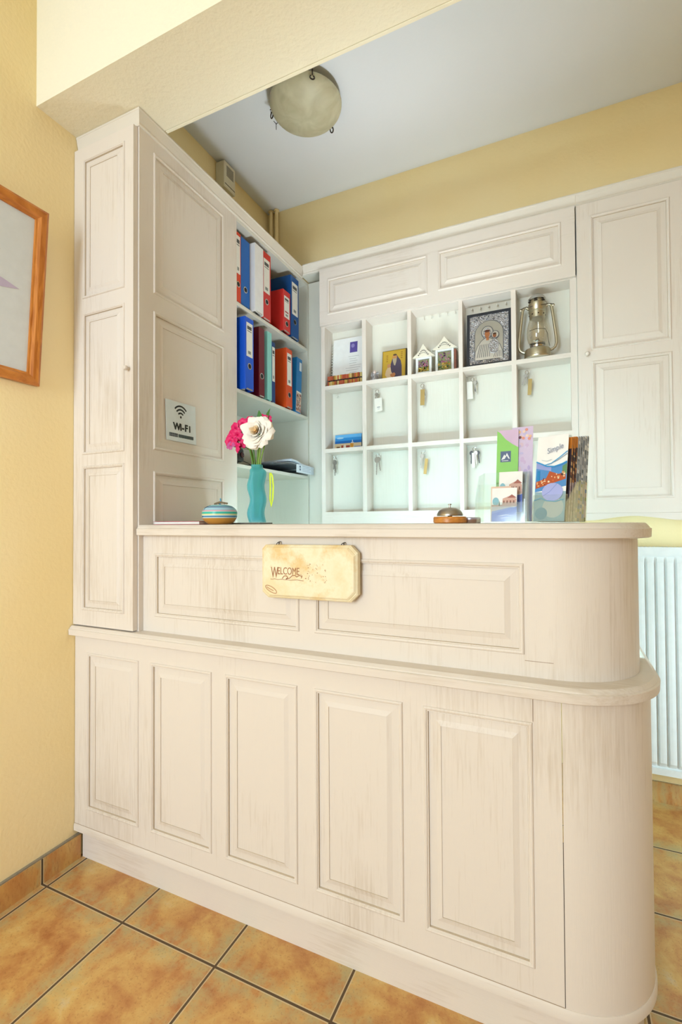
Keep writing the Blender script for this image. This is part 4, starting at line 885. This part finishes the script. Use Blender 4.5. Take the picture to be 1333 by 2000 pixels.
def pinkcluster(label, pts, mats, stem, n_seed):
    t = thing('pink_flower', label, 'flower', (-.90, 1.30, ZT+.02), 'pink flowers in the vase'); rr = random.Random(n_seed)
    for p, s_ in pts:
        axx = V(rr.uniform(-.8, .3), -1, rr.uniform(-.4, .6)).normalized(); a_ = axx.orthogonal().normalized(); b_ = axx.cross(a_); m = MB(); mt = mats[rr.randrange(len(mats))]
        for k in range(6):
            a = 2*PI*k/6+rr.uniform(-.3, .3); o_ = a_*math.cos(a)+b_*math.sin(a); petal(m, p, axx, o_, .020*s_, .0105*s_, 1.9, .15, mt, nu=4, nv=5)
        for k in range(3):
            a = 2*PI*k/3+.4; o_ = a_*math.cos(a)+b_*math.sin(a); petal(m, p, axx, o_, .013*s_, .007*s_, .8, .4, mt, nu=4, nv=4)
        m.build('floret', t, smooth=True, angle=80)
    m = MB(); c_ = sum((p for p, _ in pts), V(0, 0, 0))/len(pts)
    for p, _ in pts: m.tube([p+Y*.002, (p+c_)/2+V(.008, .016, -.006), stem], .0011, 'stem', 6)
    m.tube([stem, V(-.903, 1.303, 1.34), V(-.897, 1.302, 1.20)], .0026, 'stem', 8); m.build('flower_stem', t, smooth=True); return t
pinkcluster('bright magenta flower head behind and left of the cream rose', [(V(-.985, 1.292, 1.450), 1.05), (V(-.968, 1.290, 1.470), 1.1), (V(-.945, 1.295, 1.482), 1.1), (V(-.992, 1.288, 1.428), 1), (V(-.960, 1.286, 1.448), 1.1), (V(-.925, 1.304, 1.490), 1), (V(-1.000, 1.296, 1.440), .8)], ['petal_pink'], V(-.935, 1.31, 1.42), 3)
pinkcluster('mauve pink flower head hanging below at the left of the rose', [(V(-.962, 1.284, 1.424), .9), (V(-.950, 1.282, 1.404), 1.0), (V(-.985, 1.284, 1.412), .9), (V(-.938, 1.288, 1.418), .8)], ['petal_mauve', 'petal_pink', 'petal_mauve'], V(-.93, 1.305, 1.40), 4)
pinkcluster('magenta flower showing above the cream rose', [(V(-.887, 1.318, 1.497), .95), (V(-.868, 1.320, 1.494), .95), (V(-.902, 1.320, 1.494), .8)], ['petal_pink'], V(-.89, 1.32, 1.46), 5)
for i, (dx, dz, lb) in enumerate(((-.020, .002, 'outermost bare green stem leaning left in the vase'), (.020, .0, 'outermost bare green stem leaning right in the vase'), (-.009, .0, 'bare green stem left of the middle one'), (.011, .004, 'bare green stem right of the middle one'), (.004, .0, 'bare green stem in the middle of the vase'))):
    m = MB(); m.tube([V(-.896+dx*1.8, 1.296, 1.428+dz), V(-.897+dx*.8, 1.296, 1.36), V(-.897+dx*.5, 1.298, 1.26), V(-.900+dx*.3, 1.300, 1.175)], .0024, P(['#5f8f32', '#7da040', '#4f7f30', '#8aa94a', '#6b9438'][i], .5), 8)
    tag(m.build('flower_stem', smooth=True), lb, 'stem', 'flower stems in the vase')

# bell
t = thing('reception_bell', 'round silver call bell on an orange wooden base on the counter', 'bell', (-.262, 1.25, ZT))
c0 = V(-.2625, 1.250, ZT)
m = MB(); m.lathe([(.0395, .0004), (.0425, .003), (.0425, .0145), (.0405, .0175), (.001, .0178)], c0, 'bell_wood', 40); m.build('base', t, smooth=True)
m = MB(); m.lathe([(.0335, .0195), (.0338, .0215), (.0325, .026), (.0285, .0325), (.021, .038), (.012, .0405), (.001, .0412)], c0, 'brushed_steel', 40); m.lathe([(.006, .0175), (.006, .022)], c0, 'dark_metal', 12); m.build('dome', t, smooth=True)
m = MB(); m.lathe([(.003, .041), (.0022, .0445), (.0022, .0475), (.0045, .048), (.0048, .0505), (.001, .0512)], c0, 'steel', 16); m.build('push_button', t, smooth=True)
t = thing('round_tin', 'small round tin with a brown side behind the bell', 'tin', (-.215, 1.275, ZT))
m = MB(); m.lathe([(.024, .0004), (.025, .003), (.025, .011), (.001, .0112)], (-.2145, 1.281, ZT), P('#8f6f5a', .4), 28); m.build('tin_body', t, smooth=True)
m = MB(); m.lathe([(.0252, .010), (.0252, .0135), (.022, .0155), (.001, .0158)], (-.2145, 1.281, ZT), P('#b9b4c2', .3, .5), 28); m.build('lid', t, smooth=True)

# brochure holders
def frame_axes(th, lean):
    U_ = V(math.cos(th), -math.sin(th), 0); Bk = V(math.sin(th), math.cos(th), 0)
    up = (Z+Bk*lean).normalized(); return U_, up, -(Bk-Z*lean).normalized(), Bk
def holder(label, O, th, W_, depth, tiers, lean, hside):
    t = thing('brochure_holder', label, 'brochure holder', tuple(O)); U_, up, N_, Bk = frame_axes(th, lean); m = MB(); g = 'clear_acrylic'; q_ = .002
    m.obox(O+Z*.0004, U_, Bk, Z, W_, depth, q_, g); m.build('base', t)
    for k, (d, h) in enumerate(tiers):
        m = MB(); m.obox(O+Bk*d+Z*.003, U_, Bk, up, W_, q_, h, g); m.build('front_wall' if k == 0 else 'tier_wall' if k < len(tiers)-1 else 'back_wall', t)
    for s_ in (0, 1):
        m = MB(); o = O+U_*(s_*(W_-q_))+Z*.003; m.prism([o, o+Bk*depth, o+Bk*(depth+lean*hside)+Z*hside, o+Bk*(depth*.55)+Z*hside*.9, o+Bk*.004+Z*hside*.42], U_*q_, g); m.build('side_wall', t)
    return t, U_, up, N_, Bk
def leaflet(name, label, O, U_, up, N_, W_, H_, base, draw=None, T=.0012, group=None, cat='leaflet'):
    cd = Card(O, U_, up, N_, W_, H_, T, P(base, .35))
    if draw: draw(cd)
    o = cd.build(name); tag(o, label, cat, group); return o
def house_print(cd):
    W_, H_ = cd.W, cd.H
    cd.rect(0, 0, W_, H_*.42, P('#7f90d2', .4), 1); cd.poly([(0, H_*.30), (W_, H_*.46), (W_, H_*.56), (0, H_*.46)], P('#c9c2c4', .5), 2); cd.poly([(0, 0), (W_*.5, 0), (W_, H_*.30), (W_, H_*.44), (0, H_*.22)], P('#5f74c8', .4), 2)
    cd.rect(0, H_*.44, W_, H_*.50, P('#c7a79c', .5), 3); cd.ell(W_*.16, H_*.60, W_*.13, H_*.12, P('#8cc0cf', .5), 3); cd.poly([(W_*.42, H_*.48), (W_*.98, H_*.50), (W_*.98, H_*.66), (W_*.80, H_*.78), (W_*.44, H_*.68)], P('#d3a99a', .5), 3)
    cd.poly([(W_*.62, H_*.70), (W_*.80, H_*.80), (W_*.99, H_*.70)], P('#a9665a', .5), 4)
    for k in range(4): cd.rect(W_*(.46+.13*k), H_*.54, W_*(.52+.13*k), H_*.62, P('#8e5f52', .5), 4)
    cd.poly([(W_*.28, H_*.47), (W_*.34, H_*.47), (W_*.31, H_*.62)], P('#47705a', .5), 4)
    cd.line([(W_*.3, H_*.16), (W_*.62, H_*.20), (W_*.8, H_*.17)], .0010, P('#dfe3f4', .5), 4); cd.line([(W_*.36, H_*.10), (W_*.7, H_*.12)], .0008, P('#dfe3f4', .5), 4)
O1 = V(-.2015, 1.262, ZT)
t, U_, up, N_, Bk = holder('clear stepped acrylic brochure holder nearer the bell', O1, .10, .122, .085, [(.0, .050), (.03, .10), (.075, .135)], .16, .135)
leaflet('leaflet', 'small white leaflet with a house and blue sea, front pocket of the left holder', O1+U_*.041+Bk*.0035+Z*.004, U_, up, N_, .061, .086, '#f3f2ef', house_print, group='leaflets in the left holder')
leaflet('leaflet', 'same house and sea leaflet standing higher behind the first one', O1+U_*.052+Bk*.034+Z*.028, U_, up, N_, .058, .106, '#f4f3f0', house_print, group='leaflets in the left holder')
def peach(cd): cd.rect(0, cd.H*.3, cd.W, cd.H, P('#efc9b2', .5)); cd.rect(0, 0, cd.W, cd.H*.3, P('#f2d5c4', .5))
leaflet('leaflet', 'pale peach leaflet peeking out left of the house leaflets', O1+U_*.0335+Bk*.026+Z*.004, U_, up, N_, .050, .092, '#f2d0ba', peach, group='leaflets in the left holder')
def green(cd):
    W_, H_ = cd.W, cd.H
    cd.rect(0, 0, W_, H_*.42, P('#8bd062', .4)); cd.rect(0, H_*.4, W_, H_, P('#93d66b', .4)); cd.poly([(0, H_), (W_, H_), (W_, H_*.80), (W_*.72, H_*.84), (W_*.4, H_*.90), (W_*.15, H_*.975)], P('#d9bedd', .4), 3)
    cd.rect(W_*.18, H_*.645, W_*.66, H_*.765, P('#5a6a8e', .4), 3); cd.poly([(W_*.22, H_*.67), (W_*.36, H_*.73), (W_*.41, H_*.71), (W_*.48, H_*.745), (W_*.62, H_*.68), (W_*.56, H_*.68), (W_*.47, H_*.715), (W_*.38, H_*.68)], P('#eef2f5', .4), 4); cd.line([(W_*.25, H_*.66), (W_*.55, H_*.66)], .0015, P('#eef2f5', .4), 4)
    cd.rect(0, 0, W_*.24, H_*.30, P('#8f9398', .4), 3)
def lilac(cd):
    W_, H_ = cd.W, cd.H; rr = random.Random(6)
    for k in range(26): cd.ell(rr.uniform(.006, W_-.006), rr.uniform(.1, .95)*H_, rr.uniform(.003, .006), rr.uniform(.003, .009), P(rr.choice(['#d3b9dd', '#dcc9ea', '#c6b2df', '#e0c4d4', '#c9bfe6']), .5), 1+k % 4, 10)
    for k in range(9): cd.ell(rr.uniform(W_*.35, W_-.005), rr.uniform(.86, .97)*H_, .004, .004, P(rr.choice(['#f0c3a0', '#e89a8a', '#7a4a6a', '#f4d8c4']), .5), 5, 8)
    cd.rect(0, H_*.36, .008, H_*.56, P('#c9544f', .5), 5)
leaflet('map_brochure', 'green brochure with a mountain logo, tallest in the left holder', O1+U_*.034+Bk*.0775+Z*.004, U_, up, N_, .056, .252, '#83c95c', green, cat='brochure')
leaflet('map_brochure', 'lilac map brochure sticking out right of the green brochure', O1+U_*.072+Bk*.0815+Z*.004, U_, up, N_, .054, .258, '#d8c6e4', lilac, cat='brochure')
leaflet('brochure', 'plain grey-edged brochure behind the house leaflets', O1+U_*.079+Bk*.055+Z*.004, U_, up, N_, .037, .13, '#a9afb8', None, .006, cat='brochure')

O2 = V(-.0655, 1.255, ZT)
t, U_, up, N_, Bk = holder('clear acrylic brochure holder at the right end, full of tall brochures', O2, .38, .082, .128, [(.0, .066), (.045, .07), (.09, .07), (.125, .10)], .17, .105)
def swirl(cd):
    W_, H_ = cd.W, cd.H
    cd.rect(0, 0, W_, H_*.34, P('#93b2be', .4), 1); cd.ell(W_*.62, H_*.16, W_*.34, H_*.12, P('#bdc3c4', .45), 2); cd.ell(W_*.25, H_*.09, W_*.2, H_*.07, P('#6f9db2', .4), 3)
    cd.poly([(0, H_*.34), (W_, H_*.40), (W_, H_*.68), (W_*.8, H_*.645), (W_*.5, H_*.63), (W_*.2, H_*.66), (0, H_*.70)], P('#4f8fd0', .4), 2); cd.poly([(0, H_*.70), (W_*.2, H_*.66), (W_*.5, H_*.63), (W_*.5, H_*.58), (0, H_*.62)], P('#97a5e0', .4), 3)
    cd.poly([(W_*.02, H_*.38), (W_*.98, H_*.48), (W_*.96, H_*.56), (W_*.75, H_*.54), (W_*.45, H_*.58), (W_*.35, H_*.50), (W_*.02, H_*.46)], P('#b8552c', .45), 4)
    rr = random.Random(4)
    for k in range(24): a = rr.uniform(.03, .9)*W_; b = H_*(.385+.12*a/W_)+rr.uniform(0, .07)*H_; cd.rect(a, b, a+rr.uniform(.002, .006), b+rr.uniform(.002, .006), P(rr.choice(['#e8b07a', '#f0d0a8', '#7a3420', '#d06a34', '#5b2f3a', '#f6e6c8']), .5), 5+k % 2)
    cd.poly([(W_*.86, H_*.52), (W_, H_*.54), (W_, H_*.66), (W_*.86, H_*.63)], P('#5d8f64', .5), 5); cd.rect(W_*.05, H_*.47, W_*.14, H_*.59, P('#1f86c4', .4), 6)
    cd.ell(W_*.58, H_*.335, W_*.34, H_*.105, P('#a9b2ea', .4), 7); cd.line([(W_*.28, H_*.29), (W_*.5, H_*.34), (W_*.72, H_*.43)], .0010, P('#8794d8', .4), 8)
    cd.line([(0, H_*.70), (W_*.12, H_*.68), (W_*.35, H_*.64), (W_*.6, H_*.63), (W_*.85, H_*.655), (W_, H_*.68)], .0030, P('#2b97d8', .4), 9)
    cd.line([(W_*.30, H_*.655), (W_*.5, H_*.67), (W_*.75, H_*.73), (W_, H_*.80)], .0022, P('#4ba6dc', .4), 9); cd.line([(W_*.4, H_*.66), (W_*.7, H_*.70), (W_, H_*.77)], .0012, P('#7b93a4', .4), 9); cd.line([(W_*.18, H_*.715), (W_*.36, H_*.70), (W_*.5, H_*.715)], .0010, P('#a3bcc8', .4), 9)
    cd.line([(0, H_*.24), (W_*.2, H_*.27), (W_*.4, H_*.235), (W_*.7, H_*.225), (W_*.95, H_*.25)], .0020, P('#5fa9cc', .4), 9)
fo = O2+U_*.003+Bk*.003+Z*.004
leaflet('brochure', 'white and blue brochure with a swoosh and harbour picture, front of the right holder', fo, U_, up, N_, .074, .212, '#f6f6f6', swirl, cat='brochure', group='brochures in the right holder')
tx = text('Simple', .0195, fo+U_*.026+up*.166+N_*.003, (U_*.96+up*.30).normalized(), (up*.96-U_*.05).normalized(), N_, P('#9aa3b8', .5), None, 'lettering', xs=.78)
bro = [o for o in bpy.data.objects if o.name.startswith('brochure') and o.get('label', '').startswith('white and blue')][0]; tx.parent = bro
lab = ['first dark brochure with an orange top behind the white one', 'second dark brochure with an orange top', 'third dark brochure, last with an orange top', 'first grey striped brochure right of the orange tops', 'second grey striped brochure', 'third grey striped brochure', 'fourth grey striped brochure', 'rearmost grey striped brochure at the right edge of the holder']
for i in range(8):
    d = .022+.0125*i; rr = random.Random(30+i); orange = i < 3
    cd = Card(O2+U_*(.004+.0006*i)+Bk*d+Z*.004, U_, up, N_, .0735, .206+.002*i, .0085 if orange else .0098, P('#3a2c38' if orange else '#c9ced4', .4)); W_, H_ = cd.W, cd.H
    # printed right-hand edge
    e = Card(cd.O+U_*(W_+.0002)-N_*.009, N_, up, U_, .0085, H_, .0002, P('#3a2c38', .4)) if orange else Card(cd.O+U_*(W_+.0002)-N_*.0098, N_, up, U_, .0095, H_, .0002, P('#d5dae0', .4))
    e.mb = cd.mb
    cols = ['#4a2a2a', '#8d4a2c', '#c98a4a', '#2a2340', '#6a3a34', '#d9b48a'] if orange else ['#6d7c93', '#9aa6b8', '#e9edf2', '#8791a0', '#b9c2cf', '#4f5f78']
    z = 0
    while z < H_-.004:
        h_ = rr.uniform(.004, .012); low = z < H_*.45
        cc = (rr.choice(['#d9cbd6', '#cbbccb', '#b7a3b8']) if orange else rr.choice(['#8f9a5a', '#c9b08a', '#5d7fae', '#b9a9a0', '#70808a', '#d8cfc0'])) if low else rr.choice(cols)
        if orange and z > H_*.86: cc = '#e08a2e'
        e.rect(.0002, z, e.W, min(H_, z+h_), P(cc, .45), 1); z += h_
    if orange: cd.rect(0, H_*.86, W_, H_, P('#e2892d', .4))
    o = cd.build('brochure'); tag(o, lab[i], 'brochure', 'brochures in the right holder')
m = MB(); ob = O2+U_*.070+Bk*.090; 
cd = Card(O2+U_*.062+Bk*.1265+Z*.004, U_, up, N_, .018, .045, .001, P('#9a4658', .5)); o = cd.build('leaflet'); tag(o, 'dark red leaflet low at the right end of the right holder', 'leaflet')
